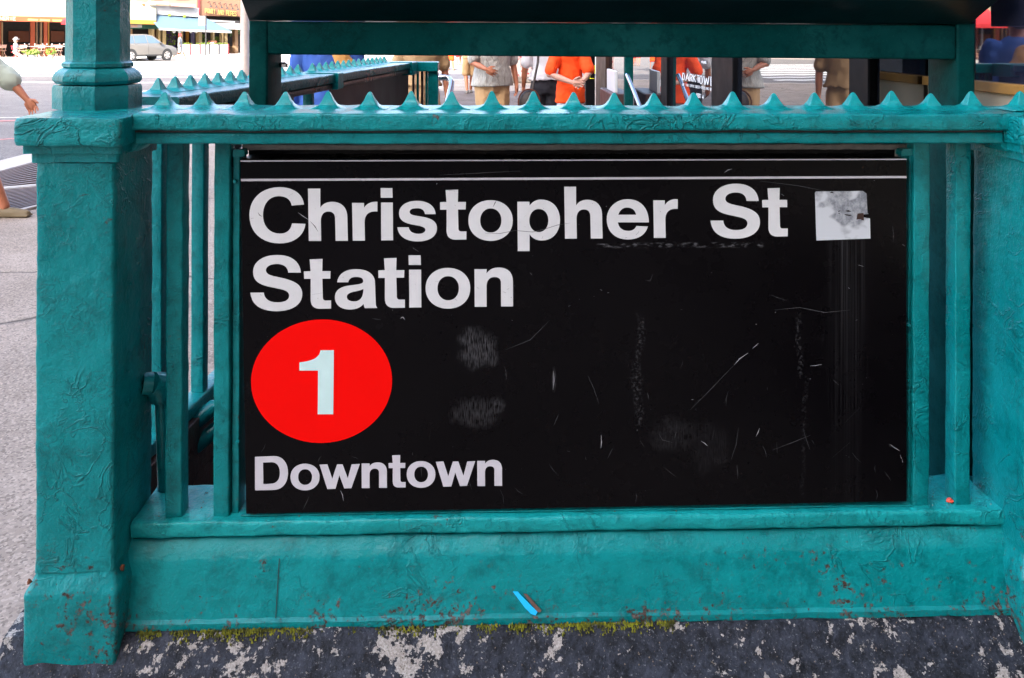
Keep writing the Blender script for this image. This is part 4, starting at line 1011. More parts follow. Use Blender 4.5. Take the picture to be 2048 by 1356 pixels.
awning(258, 321, 47.5, 47.5, 49.5, 49.5, 1.2, C['dkgreen'], C['dkgreen'], 8.5, cf)
fb("name_board", C['white'], cf, 260, 284, 49, 55.5, -1.40, -1.36); fb("name_board_panel", C['pinkish'], cf, 262, 275, 50, 54.5, -1.43, -1.405)
fb("crate", C['tan'], cf, 256, 265, 58, 68, .2, .5)
# restaurant with the blue awning
rs_ = bld("restaurant_building", "white painted restaurant with a long pale blue awning and planted balcony")
xa, xb = ax(256.5), ax(394)
fbox("wall", C['peach'], rs_, xa, xb, 3.3, 12, .0, 6); fbox("wall", C['dark'], rs_, xa, xb, .003, 3.29, 2.0, 6)
fb("fascia", C['white'], rs_, 290, 398, 9, 27, -.5, -.02, tb=16, bb=34)
fb("pilaster", C['orange'], rs_, 286.5, 289.5, 7, 25, -.55, -.02)
for a, b, t_ in ((300, 338, 0), (344, 391, 5)): fb("window_box", C['pinkish'], rs_, a, b, t_ + 1, t_ + 7, -.9, -.52, tb=t_ + 3.5, bb=t_ + 10)
for a, b in ((302, 325), (352, 378)): fb("window", C['grey'], rs_, a, b, -34, 0, -.04, .05)
awning(318, 463, 25, 36, 56, 62, 3.2, C['blue'], C['white'], 4.2, rs_, x0t=289, x1t=412)
for a, b, mt in ((303, 309, 'colcream'), (318, 321, 'colcream'), (326, 332, 'colcream'), (362, 366, 'colcream'), (398, 404, 'colcream')): fb("column", C[mt], rs_, a, b, 58, 112, -.4, .1)
for a, b, mt in ((333, 340, 'purple'), (341, 351, 'purple'), (372, 378, 'yellow'), (382, 389, 'lilac'), (394, 397, 'yellow'), (311, 317, 'brown')): fb("curtain", C[mt], rs_, a, b, 60, 96, .4, .5)
for a in (348, 359, 382, 392):
    u_, z_ = AF.uv(a, 63, -3.0); MB().ball((u_, -3.0, z_), .13, 8, 6).obj("hanging_lamp", C['white'], rs_, smooth=60)
for a, t_ in ((302, 22), (339, 27.5), (369, 30)): fb("floodlight", leafc.m, rs_, a, a + 3, t_, t_ + 5, -.75, -.52)
# brick building with gilded letters
bb_ = bld("brick_building", "salmon brick building with gilded wall letters and a grey awning")
xa, xb = ax(394.4), ax(760)
fbox("wall", C['brick'], bb_, xa, xb, 3.2, 13, .0, 6); fbox("wall", C['dark'], bb_, xa, xb, .003, 3.19, 2.4, 6)
fbox("drain_pipe", C['red'], bb_, xa + .02, xa + .14, .1, 13, -.16, -.03)
tx = MB(); line_text(tx, "PONTI AND PEPES", 410.5, 473, 17, 25.5, 23.5, 32, AF, -.16, 1.5, gap=.22); tx.obj("wall_letters", C['gold'], bb_)
tx = MB(); line_text(tx, "PONTI AND PEPES", 411.3, 473.8, 17.5, 26, 24, 32.5, AF, -.10, 1.5, gap=.22); tx.obj("wall_letter_shadow", C['black'], bb_)
for i in range(6):
    px = 422 + i * 10.8; u_, z_ = AF.uv(px, 13 + i * 1.15, -.5)
    m = MB(); m.tube([(u_, -.01, z_ + .35), (u_, -.3, z_ + .45), (u_, -.5, z_)], .03, 6); m.lathe([(.02, .1), (.13, -.05)], (u_, -.5, z_), 8); m.obj("sign_lamp", C['black'], bb_)
for px, t_ in ((401, 38), (470, 42)): pass
fb("fascia", C['black'], bb_, 411, 560, 38, 45.5, -.2, -.02, tb=46, bb=54)
fb("white_strip", C['white'], bb_, 417, 470, 39.5, 42.5, -.24, -.205, tb=42.5, bb=45.5)
awning(452, 560, 44, 47, 55, 59, 1.8, C['grey'], C['white'], 3.2, bb_, x0t=418)
for a, b, mt in ((426, 429, 'colcream'), (444, 447, 'colcream'), (450, 455, 'colcream'), (470, 476, 'tan'), (500, 506, 'tan')): fb("column", C[mt], bb_, a, b, 58, 108, -.3, .1)
fb("poster", C['red'], bb_, 440, 443, 66, 84, .3, .35)
# further facades to the left, only ever seen in the shop glass, and beyond the junction to the right
ob = bld("corner_building", "plain tan corner building left of the cafe, outside the photo"); xc_ = ax(-420.5)
fbox("wall", C['tan'], ob, xc_ - 26, xc_, .003, 14, 0, 6)
for i in range(7):
    for f in range(4): fbox("window", M['pane'], ob, xc_ - 24 + i * 3.4, xc_ - 22.4 + i * 3.4, 1.2 + f * 3.3, 3 + f * 3.3, -.02, .02)

# street things in front of the facades ---------------------------------
def leafy(m, c, r, n, s, rd):
    for _ in range(n):
        while True:
            v = Vector((rd.uniform(-1, 1), rd.uniform(-1, 1), rd.uniform(-1, 1)))
            if v.length < 1 and v.length > .25: break
        p = Vector(c) + Vector((v.x * r[0], v.y * r[1], v.z * r[2])); a = Vector((rd.gauss(0, 1), rd.gauss(0, 1), rd.gauss(0, 1))).normalized(); b = a.orthogonal().normalized(); q = s * rd.uniform(.6, 1.3)
        m.add([p - a * q, p + b * q * .5, p + a * q, p - b * q * .5], [(0, 1, 2, 3)])
def plantpot(name, label, px, py, h, w_, potm, cat="plant", flower=None, tall=False, seed=0):
    p = G(px, py, 0); e = empty(name, label, cat, p); rd = random.Random(seed)
    MB().lathe([(.16 * w_, 0), (.22 * w_, .30 * w_), (.23 * w_, .32 * w_)], (0, 0, .002), 10).obj("pot", potm, e, smooth=40)
    m = MB(); leafy(m, (0, 0, .32 * w_ + h * .5), (.34 * w_, .34 * w_, h * .55), 260, .09, rd); m.obj("foliage", leafc.m, e)
    if flower:
        m = MB(); leafy(m, (0, 0, .32 * w_ + h * .6), (.33 * w_, .33 * w_, h * .5), 70, .06, rd); m.obj("blossom", flower, e)
    return e
plantpot("potted_plant", "yellow green bush in a pale pot in front of the cafe tables", 65, 120, .30, .95, C['white'], seed=1)
plantpot("potted_plant", "low yellow green plant left of the pink flowers by the cafe chairs", 52, 114, .25, .8, C['grey'], seed=2)
plantpot("potted_flowers", "pink and yellow flowers in a pot at the right of the cafe terrace", 102, 118, .35, .85, C['pinkish'], flower=C['red'], seed=3)
plantpot("potted_plant", "small green plant at the far left of the cafe terrace", 8, 106, .5, 1.3, C['white'], seed=4)
plantpot("conical_shrub", "conical green shrub in a dark pot beside the silver car", 339, 108.5, 1.4, 1.5, C['black'], seed=5)
plantpot("potted_plant", "round green plant behind the white patio barrier near the bus stop pole", 406, 107, 1.2, 1.2, C['tan'], seed=6)
plantpot("potted_plant", "green plant right of the chalkboard behind the white barrier", 435, 107, 1.1, 1.0, C['tan'], seed=7)
p = G(466, 106, 0); tr_ = empty("small_tree", "small potted tree with round leafy crown at the right end of the far street", "tree", p)
MB().box(-.35, .35, -.35, .35, .003, .6).obj("planter", C['tan'], tr_); MB().tube([(0, 0, .6), (.02, 0, 1.2), (0, .02, 1.8)], .045, 8).obj("trunk", C['brown'], tr_)
m = MB(); leafy(m, (0, 0, 2.2), (.75, .75, .75), 520, .11, random.Random(8)); m.obj("crown", plain("dark_leaf", (.035, .07, .02), .6), tr_)
# patio barrier
pb = empty("patio_barrier", "low white patio barrier with dark posts in front of the restaurant", "barrier", frame=AF)
for i in range(5):
    a, b = 363 + i * 19, 363 + (i + 1) * 19 - 1.5
    fb("barrier_panel", C['white'], pb, a, b, 89, 110.5, -3.4, -3.34); fb("barrier_post", C['red'] if i in (0, 1, 4) else C['black'], pb, b + .1, b + 1.4, 88, 111, -3.45, -3.33)
m = MB(); rd = random.Random(5)
for i in range(34):
    px = rd.uniform(365, 455); u_, z_ = AF.uv(px, 88, -3.2); leafy(m, (u_, -3.2, z_), (.16, .1, .12), 14, .06, rd)
m.obj("barrier_flowers", leafc.m, pb)
p = G(425, 109, 0); cb = empty("chalkboard", "black A-frame chalkboard with white lettering by the restaurant barrier", "chalkboard", p, -.1)
for s_ in (-1, 1):
    q = [(-.36, .18 * s_, .003), (.36, .18 * s_, .003), (.36, .02 * s_, 1.1), (-.36, .02 * s_, 1.1)]
    MB().add(q + [(x, y_ + .03 * s_, z) for x, y_, z in q], [(0, 1, 2, 3), (7, 6, 5, 4), (0, 4, 5, 1), (1, 5, 6, 2), (2, 6, 7, 3), (3, 7, 4, 0)]).obj("board", C['brown'], cb)
MB().add([(-.29, -.195, .12), (.29, -.195, .12), (.29, -.075, 1.02), (-.29, -.075, 1.02)], [(0, 1, 2, 3)]).obj("slate", C['black'], cb)
m = MB(); rd = random.Random(4)
for z in (.9, .78, .52, .4, .3, .18):
    yy = -.20 + .1333 * (z - .12) * 1.0 - .01; w_ = rd.uniform(.12, .24); m.add([(-w_, yy, z), (w_, yy, z), (w_, yy + .008, z + .06), (-w_, yy + .008, z + .06)], [(0, 1, 2, 3)])
m.obj("chalk_marks", C['white'], cb)['kind'] = 'stuff'
# bus stop pole
p = G(411.5, 111, 0); bs = empty("bus_stop_pole", "dark pole with a white and blue stop sign in front of the blue awning", "sign", p)
s_ = (p.y) / FPX
MB().tube([(0, 0, 0), (0, 0, 80 * s_)], .05, 8).obj("pole", C['black'], bs)
MB().box(-14 * s_, -.06, -.02, .02, 60 * s_, 79 * s_).obj("sign_panel", C['white'], bs); MB().box(-13 * s_, .0, -.025, .025, 58.3 * s_, 59.9 * s_).obj("sign_foot", plain("stop_blue", (.02, .08, .32), .5), bs)
m = MB(); m.box(-13 * s_, -11.5 * s_, -.03, -.021, 74 * s_, 76 * s_).box(-11.5 * s_, -10 * s_, -.03, -.021, 69 * s_, 71 * s_).box(-8.8 * s_, -7.8 * s_, -.03, -.021, 69 * s_, 71 * s_); m.obj("sign_marks", C['black'], bs)['kind'] = 'stuff'
# street lamp pole close to the crossing
p = G(489, 158, 0); lp = empty("street_lamp", "pale grey street lamp pole rising just left of the dark green frame", "street lamp", p)
MB().lathe([(.20, 0), (.20, .3), (.15, .45), (.14, 3), (.10, 8)], (0, 0, 0), 14).obj("pole", plain("galvanised_pole", (.22, .20, .20), .5, vary=.2), lp, smooth=40)
MB().tube([(0, 0, 7.9), (-.8, 0, 8.5), (-2, 0, 8.7)], .05, 8).obj("arm", C['grey'], lp); MB().ball((-2.3, 0, 8.68), (.45, .15, .1), 10, 6).obj("lamp_head", C['grey'], lp, smooth=60)
# terrace tables and folding chairs
def chair_proto(mat, label):
    e = empty("folding_chair", label, "chair", group="folding chairs on the cafe terrace")
    for s_ in (-.2, .2):
        MB().tube([(s_, -.22, 0), (s_, .18, .85)], .016, 5).obj("leg", mat, e); MB().tube([(s_ * .9, .22, 0), (s_ * .9, -.2, .45)], .016, 5).obj("leg", mat, e)
    MB().box(-.2, .2, -.22, .18, .44, .465).obj("seat", mat, e); MB().box(-.2, .2, .12, .15, .62, .84).obj("backrest", mat, e)
    return e
def table_proto(label):
    e = empty("cafe_table", label, "table", group="tables on the cafe terrace")
    MB().box(-.65, .65, -.35, .35, .71, .74).obj("tabletop", C['white'], e)
    for a in (-.5, .5):
        MB().tube([(a - .12, -.28, 0), (a + .05, .28, .71)], .018, 5).obj("leg", C['pinkish'], e); MB().tube([(a + .12, .28, 0), (a - .05, -.28, .71)], .018, 5).obj("leg", C['pinkish'], e)
    for a, b in ((-.4, .1), (0, -.12), (.35, .08)): MB().lathe([(.03, .741), (.008, .76), (.01, .82), (.045, .86), (.04, .93)], (a, b, 0), 8).obj("glass", C['white'], e, smooth=60)
    return e
tp_ = table_proto("pale cafe table set with glasses, nearest to the pink flowers"); cp_ = chair_proto(C['pinkish'], "pale pink folding chair"); cr2 = chair_proto(C['red'], "red folding chair under the seated person with the hat")
spots = [(48, 114), (84, 114), (118, 114), (60, 109), (96, 109), (126, 109), (-20, 114), (-60, 114), (-30, 109)]
names = ["pale cafe table at the left of the nearer row behind the seated person", "middle pale cafe table of the nearer terrace row", "right pale cafe table of the nearer terrace row, by the green column", "left pale cafe table of the farther terrace row", "middle pale cafe table of the farther terrace row", "right pale cafe table of the farther terrace row", "cafe table just outside the left photo edge, nearer row", "second cafe table outside the left photo edge, nearer row", "cafe table outside the left photo edge, farther row"]
chs = []
for i, (px, py) in enumerate(spots):
    p = G(px, py, .0)
    (copy_tree(tp_, p, AF.ang, names[i]) if i else (setattr(tp_, 'location', p), tp_.__setitem__('label', names[0]), setattr(tp_.rotation_euler, 'z', AF.ang)))
    sidew = ["left", "right"]
    for j, (dx, dy, rr) in enumerate(((-.35, -.75, 3.14), (.45, -.8, 3.3), (.05, .75, 0))):
        if py < 110 and j == 1: continue
        q = p + AF.U * dx + AF.B * dy
        lb = "pale folding chair %s the %s" % (("in front of the left end of", "in front of the right end of", "behind")[j], names[i].replace("pale ", ""))
        rowc = ["nearer row, far left table", "nearer row, middle table", "nearer row, table by the column", "farther row, left table", "farther row, middle table", "farther row, table by the column", "outside the left photo edge, nearer table", "outside the left photo edge, outermost table", "outside the left photo edge, farther table"][i]
        lb = "pale folding chair %s, %s" % (("left in front", "right in front", "behind")[j], rowc)
        chs.append((q, AF.ang + rr + 0.1 * math.sin(i * 3 + j), lb))
for i, (q, rr, lb) in enumerate(chs):
    if i == 0: cp_.location = q; cp_.rotation_euler.z = rr; cp_['label'] = lb
    else: copy_tree(cp_, q, rr, lb)
pr = G(29, 119, 0); cr2.location = pr; cr2.rotation_euler.z = 2.2; cr2['group'] = "folding chairs on the cafe terrace"
# red market umbrella: hidden by the column, seen in the shop glass
yy = 31.0; up = Vector((P(176, 100, yy).x, yy, 0)); um = empty("market_umbrella", "red market umbrella showing only as a reflection in the blue shop glass", "umbrella", up)
MB().tube([(0, 0, -.12), (0, 0, 2.75)], .03, 8).obj("pole", C['white'], um)
m = MB(); m.add([(-.68, -.68, 2.05), (.68, -.68, 2.05), (.68, .68, 2.05), (-.68, .68, 2.05), (0, 0, 2.8), (-.68, -.68, 1.90), (.68, -.68, 1.90), (.68, .68, 1.90), (-.68, .68, 1.90)], [(0, 1, 4), (1, 2, 4), (2, 3, 4), (3, 0, 4), (5, 6, 1, 0), (6, 7, 2, 1), (7, 8, 3, 2), (8, 5, 0, 3)]); m.obj("canopy", plain("umbrella_red", (.62, .02, .03), .7), um)
MB().lathe([(.3, -.125), (.3, -.05), (.05, -.03)], (0, 0, 0), 12).obj("base", C['grey'], um)

# low pedestal with the patterned paper
fp = NT("red_and_white_patterned_sheet"); vz = fp.vor(9.5, 'F1'); fn_ = fp.noise(24, 3, .6, 1.5)
fp.set(Base_Color=fp.mix(fp.math('MULTIPLY', fp.ramp(vz, .34, .44, 1, 0), fp.ramp(fn_, .42, .5)), (.50, .40, .38), (.35, .02, .03)), Roughness=.8)
p = G(1040, 166, 0); pd = empty("stone_pedestal", "stone pedestal covered with a red and white patterned sheet beyond the walkers", "pedestal", p)
k = p.y / FPX
MB().box(-26 * k, 26 * k, 0, .7, .0, 12 * k).obj("stone", plain("pitted_stone", (.20, .18, .16), .9, vary=.35, scale=9, bump=.01), pd, bevel=.02); MB().box(-23 * k, 25 * k, .02, .66, 12 * k + .002, 55 * k).obj("patterned_sheet", fp.m, pd, bevel=.02)
p2 = MB().box(-3 * k, 5 * k, -.03, -.004, 10 * k, 15 * k).obj("note", C['white'], pd, loc=(-24 * k, 0, 0))

# ---------------------------------------------------------------- silver car
def car():
    p = G(292, 122, -.13); k = 1.0
    e = empty("parked_car", "silver grey sport utility car with dark windows driving away beside the cafe", "car", (p.x - .42, p.y + .3, -.13), R(56))
    body = plain("silver_car_paint", (.115, .108, .10), .3, metal=.2, vary=.03, scale=.3); glass = plain("car_window", (.06, .09, .12), .06); blk = plain("car_trim", (.012, .012, .012), .6); rim = plain("alloy_rim", (.35, .33, .32), .35, metal=.4)
    L, W, H = 4.45, 1.82, 1.66     # x forward
    prof = [(-2.2, .32), (-2.22, .62), (-2.16, .95), (-2.05, 1.05), (1.05, 1.02), (1.75, .92), (2.12, .78), (2.22, .55), (2.18, .30)]
    st_ = [(-.91, .93), (-.88, .99), (-.80, 1.0), (.80, 1.0), (.88, .99), (.91, .93)]
    vs = []
    for yv, s_ in st_: vs += [(x * s_, yv, .3 + (z - .3) * (.97 if s_ < .95 else 1)) for x, z in prof]
    n = len(prof); fs = [(j * n + i, j * n + (i + 1) % n, (j + 1) * n + (i + 1) % n, (j + 1) * n + i) for j in range(5) for i in range(n)] + [tuple(range(n - 1, -1, -1)), tuple(5 * n + i for i in range(n))]
    MB().add(vs, fs).obj("body", body, e, smooth=32)
    gp_ = [(-2.02, 1.03), (-1.72, 1.50), (-1.35, 1.60), (-.2, 1.63), (.35, 1.56), (1.15, 1.02)]
    def ring(s_, yb, yt): return [(x, yb + (yt - yb) * min(1, (z - 1.02) / .6), z) for x, z in gp_]
    a, b = ring(1, -.86, -.66), ring(1, .86, .66); n = len(gp_)
    MB().add(a + b, [(i, i + 1, n + i + 1, n + i) for i in range(n - 1)] + [tuple(range(n)), tuple(range(2 * n - 1, n - 1, -1))]).obj("cabin", body, e, smooth=30)
    for s_ in (-1, 1):
        for q in ([(-1.88, 1.08), (-1.62, 1.46), (-1.15, 1.53), (-1.1, 1.08)], [(-1.03, 1.08), (-1.08, 1.53), (-.22, 1.56), (-.12, 1.08)], [(-.04, 1.08), (-.14, 1.56), (.28, 1.50), (.93, 1.08)]):
            o_ = [(x, s_ * (.862 - .2 * (z - 1.02) / .6 + .006), z) for x, z in q]; i_ = [(x, y_ - s_ * .03, z) for x, y_, z in o_]
            MB().add(o_ + i_, [(0, 1, 2, 3), (7, 6, 5, 4), (0, 4, 5, 1), (1, 5, 6, 2), (2, 6, 7, 3), (3, 7, 4, 0)]).obj("window", glass, e)
        MB().ball((.82, s_ * .98, 1.08), (.10, .10, .08), 8, 6).obj("mirror", blk, e, smooth=60)
        for x in (-1.36, 1.36):
            wv = MB().lathe([(.30, -.11), (.345, -.09), (.345, .09), (.30, .11)], (x, s_ * .80, .345), 22, 'y').obj("wheel", blk, e, smooth=40)
            MB().lathe([(.235, .10 * s_), (.225, .125 * s_), (.05, .118 * s_)], (x, s_ * .80, .345), 20, 'y').obj("rim", rim, wv)
            for k_ in range(5):
                an = 2 * math.pi * k_ / 5; c_, s2 = math.cos(an), math.sin(an)
                MB().add([(x + r_ * c_ - t_ * s2, s_ * .933, .345 + r_ * s2 + t_ * c_) for r_, t_ in ((.10, -.02), (.20, -.055), (.20, .055), (.10, .02))], [(0, 1, 2, 3)]).obj("rim_gap", blk, wv)
            MB().lathe([(.40, .905 * s_), (.40, .918 * s_), (.36, .918 * s_)], (x, 0, .36), 22, 'y').obj("wheel_arch", blk, e)
        MB().box(-1.0, 1.0, s_ * .905 - .012, s_ * .905 + .012, .30, .40).obj("sill", blk, e); MB().box(-.09, -.08, s_ * .912 - .002, s_ * .912 + .002, .42, 1.02).obj("door_gap", blk, e)
        MB().box(-2.25, -2.15, s_ * .55 - .2, s_ * .55 + .2, .82, .98).obj("tail_lamp", C['red'], e); MB().box(2.08, 2.2, s_ * .62 - .17, s_ * .62 + .17, .66, .78).obj("headlight", glass, e)
    q = [(-1.98, -.68, 1.10), (-1.98, .68, 1.10), (-1.75, .58, 1.44), (-1.75, -.58, 1.44)]; MB().add([(x - .035, y_, z) for x, y_, z in q], [(0, 1, 2, 3)]).obj("rear_window", glass, e)
    q = [(1.12, -.72, 1.07), (1.12, .72, 1.07), (.42, .6, 1.53), (.42, -.6, 1.53)]; MB().add([(x + .035, y_, z + .01) for x, y_, z in q], [(0, 1, 2, 3)]).obj("windscreen", glass, e)
car()
bpy.data.objects['parked_car'].scale = (.88, 1, 1.05)

# ---------------------------------------------------------------- people
def bake(name, mb, mat, parent, voxel, smooth_it=2, folds=0.0, ffreq=9, mats=None):
    me = mb.mesh(name, mat); o = bpy.data.objects.new(name, me); COL.objects.link(o)
    md = o.modifiers.new("r", 'REMESH'); md.mode = 'VOXEL'; md.voxel_size = voxel; md.use_smooth_shade = True
    ms = o.modifiers.new("s", 'SMOOTH'); ms.iterations = smooth_it; ms.factor = .6
    dg = bpy.context.evaluated_depsgraph_get(); me2 = bpy.data.meshes.new_from_object(o.evaluated_get(dg)); me2.name = name
    bpy.data.objects.remove(o); bpy.data.meshes.remove(me)
    if folds:
        nr = [v.normal.copy() for v in me2.vertices]
        for v, n in zip(me2.vertices, nr):
            c = v.co; f = 1 - abs(mnoise.noise(Vector((c.x * ffreq, c.y * ffreq, c.z * ffreq * .45)))) * 2.2
            v.co = c + n * folds * (f + .5 * mnoise.noise(c * ffreq * 2.7))
    me2.materials.clear(); me2.materials.append(mat)
    return link(name, me2, parent)
def limb(m, pts, rs, seg=12, flatk=1.0):
    m.tube(pts, rs, seg)
    for p, r in zip(pts, rs): m.ball(tuple(p), r * .995, seg, 8)
def ell(m, rings, seg=18):
    """stack of horizontal ellipses: (x, y, z, rx, ry)"""
    vs = [(x + rx * math.cos(2 * math.pi * k / seg), y + ry * math.sin(2 * math.pi * k / seg), z) for x, y, z, rx, ry in rings for k in range(seg)]
    n = len(rings); fs = [(i * seg + k, i * seg + (k + 1) % seg, (i + 1) * seg + (k + 1) % seg, (i + 1) * seg + k) for i in range(n - 1) for k in range(seg)]
    m.add(vs, fs + [tuple(range(seg - 1, -1, -1)), tuple((n - 1) * seg + k for k in range(seg))])
def hand(m, wrist, fdir, pdir, side=1, curl=.3, s=1.0, spread=.10):
    """palm + four unequal bent fingers + thumb from the side; fdir = finger direction, pdir = palm normal (curl side)"""
    f = Vector(fdir).normalized(); p = Vector(pdir); p = (p - f * p.dot(f)).normalized(); sd = f.cross(p) * side; w_ = Vector(wrist)
    limb(m, [w_, w_ + f * .05 * s, w_ + f * .085 * s], [.024 * s, .026 * s, .022 * s], 8)
    for j, (off, ln) in enumerate(((.033, .072), (.011, .080), (-.011, .075), (-.033, .058))):
        b = w_ + f * .075 * s + sd * off * s; limb(m, [w_ + f * .03 * s + sd * off * .8 * s, b], [.017 * s, .013 * s], 8); pts = [b]; d = (f + sd * spread * (off / .03)).normalized(); a = 0
        for q in range(3):
            a += curl * (.7 + .3 * q); dd = d * math.cos(a) + p * math.sin(a); pts.append(pts[-1] + dd * ln * s * (.45, .32, .23)[q])
        limb(m, pts, [.0092 * s, .0086 * s, .0080 * s, .0070 * s], 7)
    t0 = w_ + f * .022 * s + sd * .022 * s
    limb(m, [t0, t0 + (f * .5 + sd * .75 + p * .25).normalized() * .038 * s, t0 + (f * .5 + sd * .75 + p * .25).normalized() * .038 * s + (f * .85 + sd * .35 + p * .3).normalized() * .045 * s], [.016 * s, .0125 * s, .009 * s], 8)
SKIN = plain("tanned_skin", (.42, .155, .08), .5, vary=.1, scale=14); SKIN2 = plain("light_skin", (.55, .30, .22), .5, vary=.08, scale=14)
def person(label, loc, face, H, shirt, trousers, skin=SKIN, hair=None, shoes=None, legs=None, arms=None, shorts=False, hem=.86, sleeve='short', voxel=.012, hands=True, lower=True, head_turn=0, build=1.0, group=None, loose=0.0, folds=.010):
    """x = the person's right-hand side when looked at from behind, +y = where they face; proportions are multiples of H"""
    e = empty("person", label, "person", loc, face, group); h = H / 1.75
    hipz, kn, shz = .92 * h, .50 * h, 1.43 * h; bw = build
    legs = legs or {-1: ((-.09, .02, kn), (-.09, -.01, .085 * h)), 1: ((.09, .02, kn), (.09, -.01, .085 * h))}
    arms = arms or {-1: ((-.24, -.02, 1.13 * h), (-.25, .05, .88 * h), (0, .1, -1), (1, 0, 0)), 1: ((.24, -.02, 1.13 * h), (.25, .05, .88 * h), (0, .1, -1), (-1, 0, 0))}
    b = MB()
    ell(b, [(0, 0, .86 * h, .14 * bw, .10 * bw), (0, 0, .95 * h, .155 * bw, .11 * bw), (0, 0, 1.08 * h, .135 * bw, .10 * bw), (0, .01, 1.25 * h, .16 * bw, .115 * bw), (0, .0, 1.38 * h, .17 * bw, .10 * bw), (0, -.01, 1.45 * h, .10, .07), (0, 0, 1.50 * h, .055, .055)])
    limb(b, [(0, 0, 1.44 * h), (0, .015, 1.56 * h)], [.058, .055])
    hz = 1.635 * h; b.ball((0, .02, hz + .015), (.075, .095, .105), 16, 12); b.ball((0, .045, hz - .05), (.055, .065, .06), 12, 8)
    nose = [(0, .112, hz + .015), (0, .128, hz - .022)]; limb(b, nose, [.009, .014], 8)
    for s_ in (-1, 1):
        b.ball((s_ * .077, .01, hz - .005), (.012, .02, .03), 8, 6); b.ball((s_ * .03, .103, hz + .022), (.016, .012, .010), 8, 6)
        limb(b, [(-.02 * s_, .105, hz - .055), (0, .11, hz - .055)], [.007, .008], 6)
        (kx, ky, kz), (ax_, ay, az) = legs[s_]
        limb(b, [(s_ * .085 * bw, 0, hipz), ((s_ * .085 * bw + kx) / 2, ky / 2, (hipz + kz) / 2), (kx, ky, kz), (kx * .45 + ax_ * .55, (ky + ay) / 2 - .012, kz * .55 + az * .45), (ax_, ay, az)], [.092 * bw, .080 * bw, .056, .052, .036])
        limb(b, [(ax_, ay - .03, az - .045), (ax_, ay + .06, az - .055), (ax_, ay + .15, az - .065)], [.036, .034, .026], 10)
        (ex, ey, ez), (wx_, wy, wz), fd, pd_ = arms[s_]
        limb(b, [(s_ * .175 * bw, 0, shz - .02), ((s_ * .175 * bw + ex) / 2, ey / 2, (shz + ez) / 2), (ex, ey, ez), ((ex * .55 + wx_ * .45), (ey * .55 + wy * .45), (ez * .55 + wz * .45)), (wx_, wy, wz)], [.055, .048, .038, .036, .024])
        if hands: hand(b, (wx_, wy, wz), fd, pd_, s_, .28, .95)
    bake("body", b, skin, e, voxel, 1)
    # clothes
    c = MB(); lo = hem * h
    g = .022 + loose
    ell(c, [(0, 0, lo, (.193 + g) * bw, (.122 + g) * bw), (0, 0, .95 * h, (.176 + g) * bw, (.119 + g) * bw), (0, 0, 1.10 * h, (.145 + g) * bw, (.11 + g) * bw), (0, .01, 1.27 * h, (.165 + g) * bw, (.115 + g) * bw), (0, 0, 1.39 * h, (.175 + g * .6) * bw, .115), (0, -.005, 1.465 * h, .11, .085), (0, 0, 1.49 * h, .068, .064)])
    for s_ in (-1, 1):
        (ex, ey, ez), (wx_, wy, wz), fd, pd_ = arms[s_]; S0 = Vector((s_ * .17 * bw, 0, shz - .02)); E = Vector((ex, ey, ez)); Wr = Vector((wx_, wy, wz))
        if sleeve == 'short': limb(c, [S0, S0.lerp(E, .5), S0.lerp(E, .85)], [.068, .066, .068])
        elif sleeve == 'elbow': limb(c, [S0, S0.lerp(E, .6), E, E.lerp(Wr, .12)], [.072, .074, .078, .080])
        elif sleeve == 'long': limb(c, [S0, S0.lerp(E, .5), E, Wr], [.068, .062, .056, .042])
    bake("shirt", c, shirt, e, max(.010, voxel * 1.1), 2, folds)
    t_ = MB()
    ell(t_, [(0, 0, .80 * h, .155 * bw, .118 * bw), (0, 0, .88 * h, .168 * bw, .124 * bw), (0, 0, .97 * h, .160 * bw, .118 * bw), (0, 0, 1.01 * h, .150 * bw, .112 * bw)])
    for s_ in (-1, 1):
        (kx, ky, kz), (ax_, ay, az) = legs[s_]; Hp = Vector((s_ * .082 * bw, 0, hipz - .04)); K_ = Vector((kx, ky, kz)); An = Vector((ax_, ay, az))
        if shorts: limb(t_, [Hp, Hp.lerp(K_, .5), Hp.lerp(K_, .92)], [.104 * bw, .100 * bw, .098])
        else: limb(t_, [Hp, Hp.lerp(K_, .5), K_, K_.lerp(An, .5), K_.lerp(An, .96)], [.106 * bw, .096 * bw, .080, .074, .068])
    bake("shorts" if shorts else "trousers", t_, trousers, e, max(.011, voxel * 1.1), 2, folds)
    if hair:
        q = MB(); q.ball((0, .0, hz + .035), (.086, .098, .100), 14, 10); q.ball((0, -.03, hz), (.078, .075, .085), 12, 8)
        o_ = bake("hair", q, hair, e, .010, 1, .003, 30)
    sh_ = shoes or C['black']
    for s_ in (-1, 1):
        ax_, ay, az = legs[s_][1]
        q = MB(); limb(q, [(ax_, ay - .04, az - .045), (ax_, ay + .06, az - .05), (ax_, ay + .17, az - .058)], [.043, .043, .034], 10); q.box(ax_ - .04, ax_ + .04, ay - .08, ay + .20, max(.002, az - .0845), az - .062)
        bake("shoe", q, sh_, e, .010, 1)
    return e
HB = plain("brown_hair", (.06, .03, .015), .7, vary=.3, scale=60); HG = plain("grey_hair", (.35, .34, .33), .7)
orange = plain("bright_orange_cotton", (.95, .075, .002), .85, vary=.05); whitec = plain("white_cotton", (.62, .63, .66), .85, vary=.05); navy = plain("black_trouser_cloth", (.012, .012, .018), .85); sand = plain("sand_trouser_cloth", (.47, .30, .15), .85, vary=.08)
chk = NT("pale_checked_shirt"); bk = chk.t.nodes.new("ShaderNodeTexBrick"); chk.t.links.new(chk.co, bk.inputs[0]); bk.inputs['Scale'].default_value = 28; bk.offset = 0
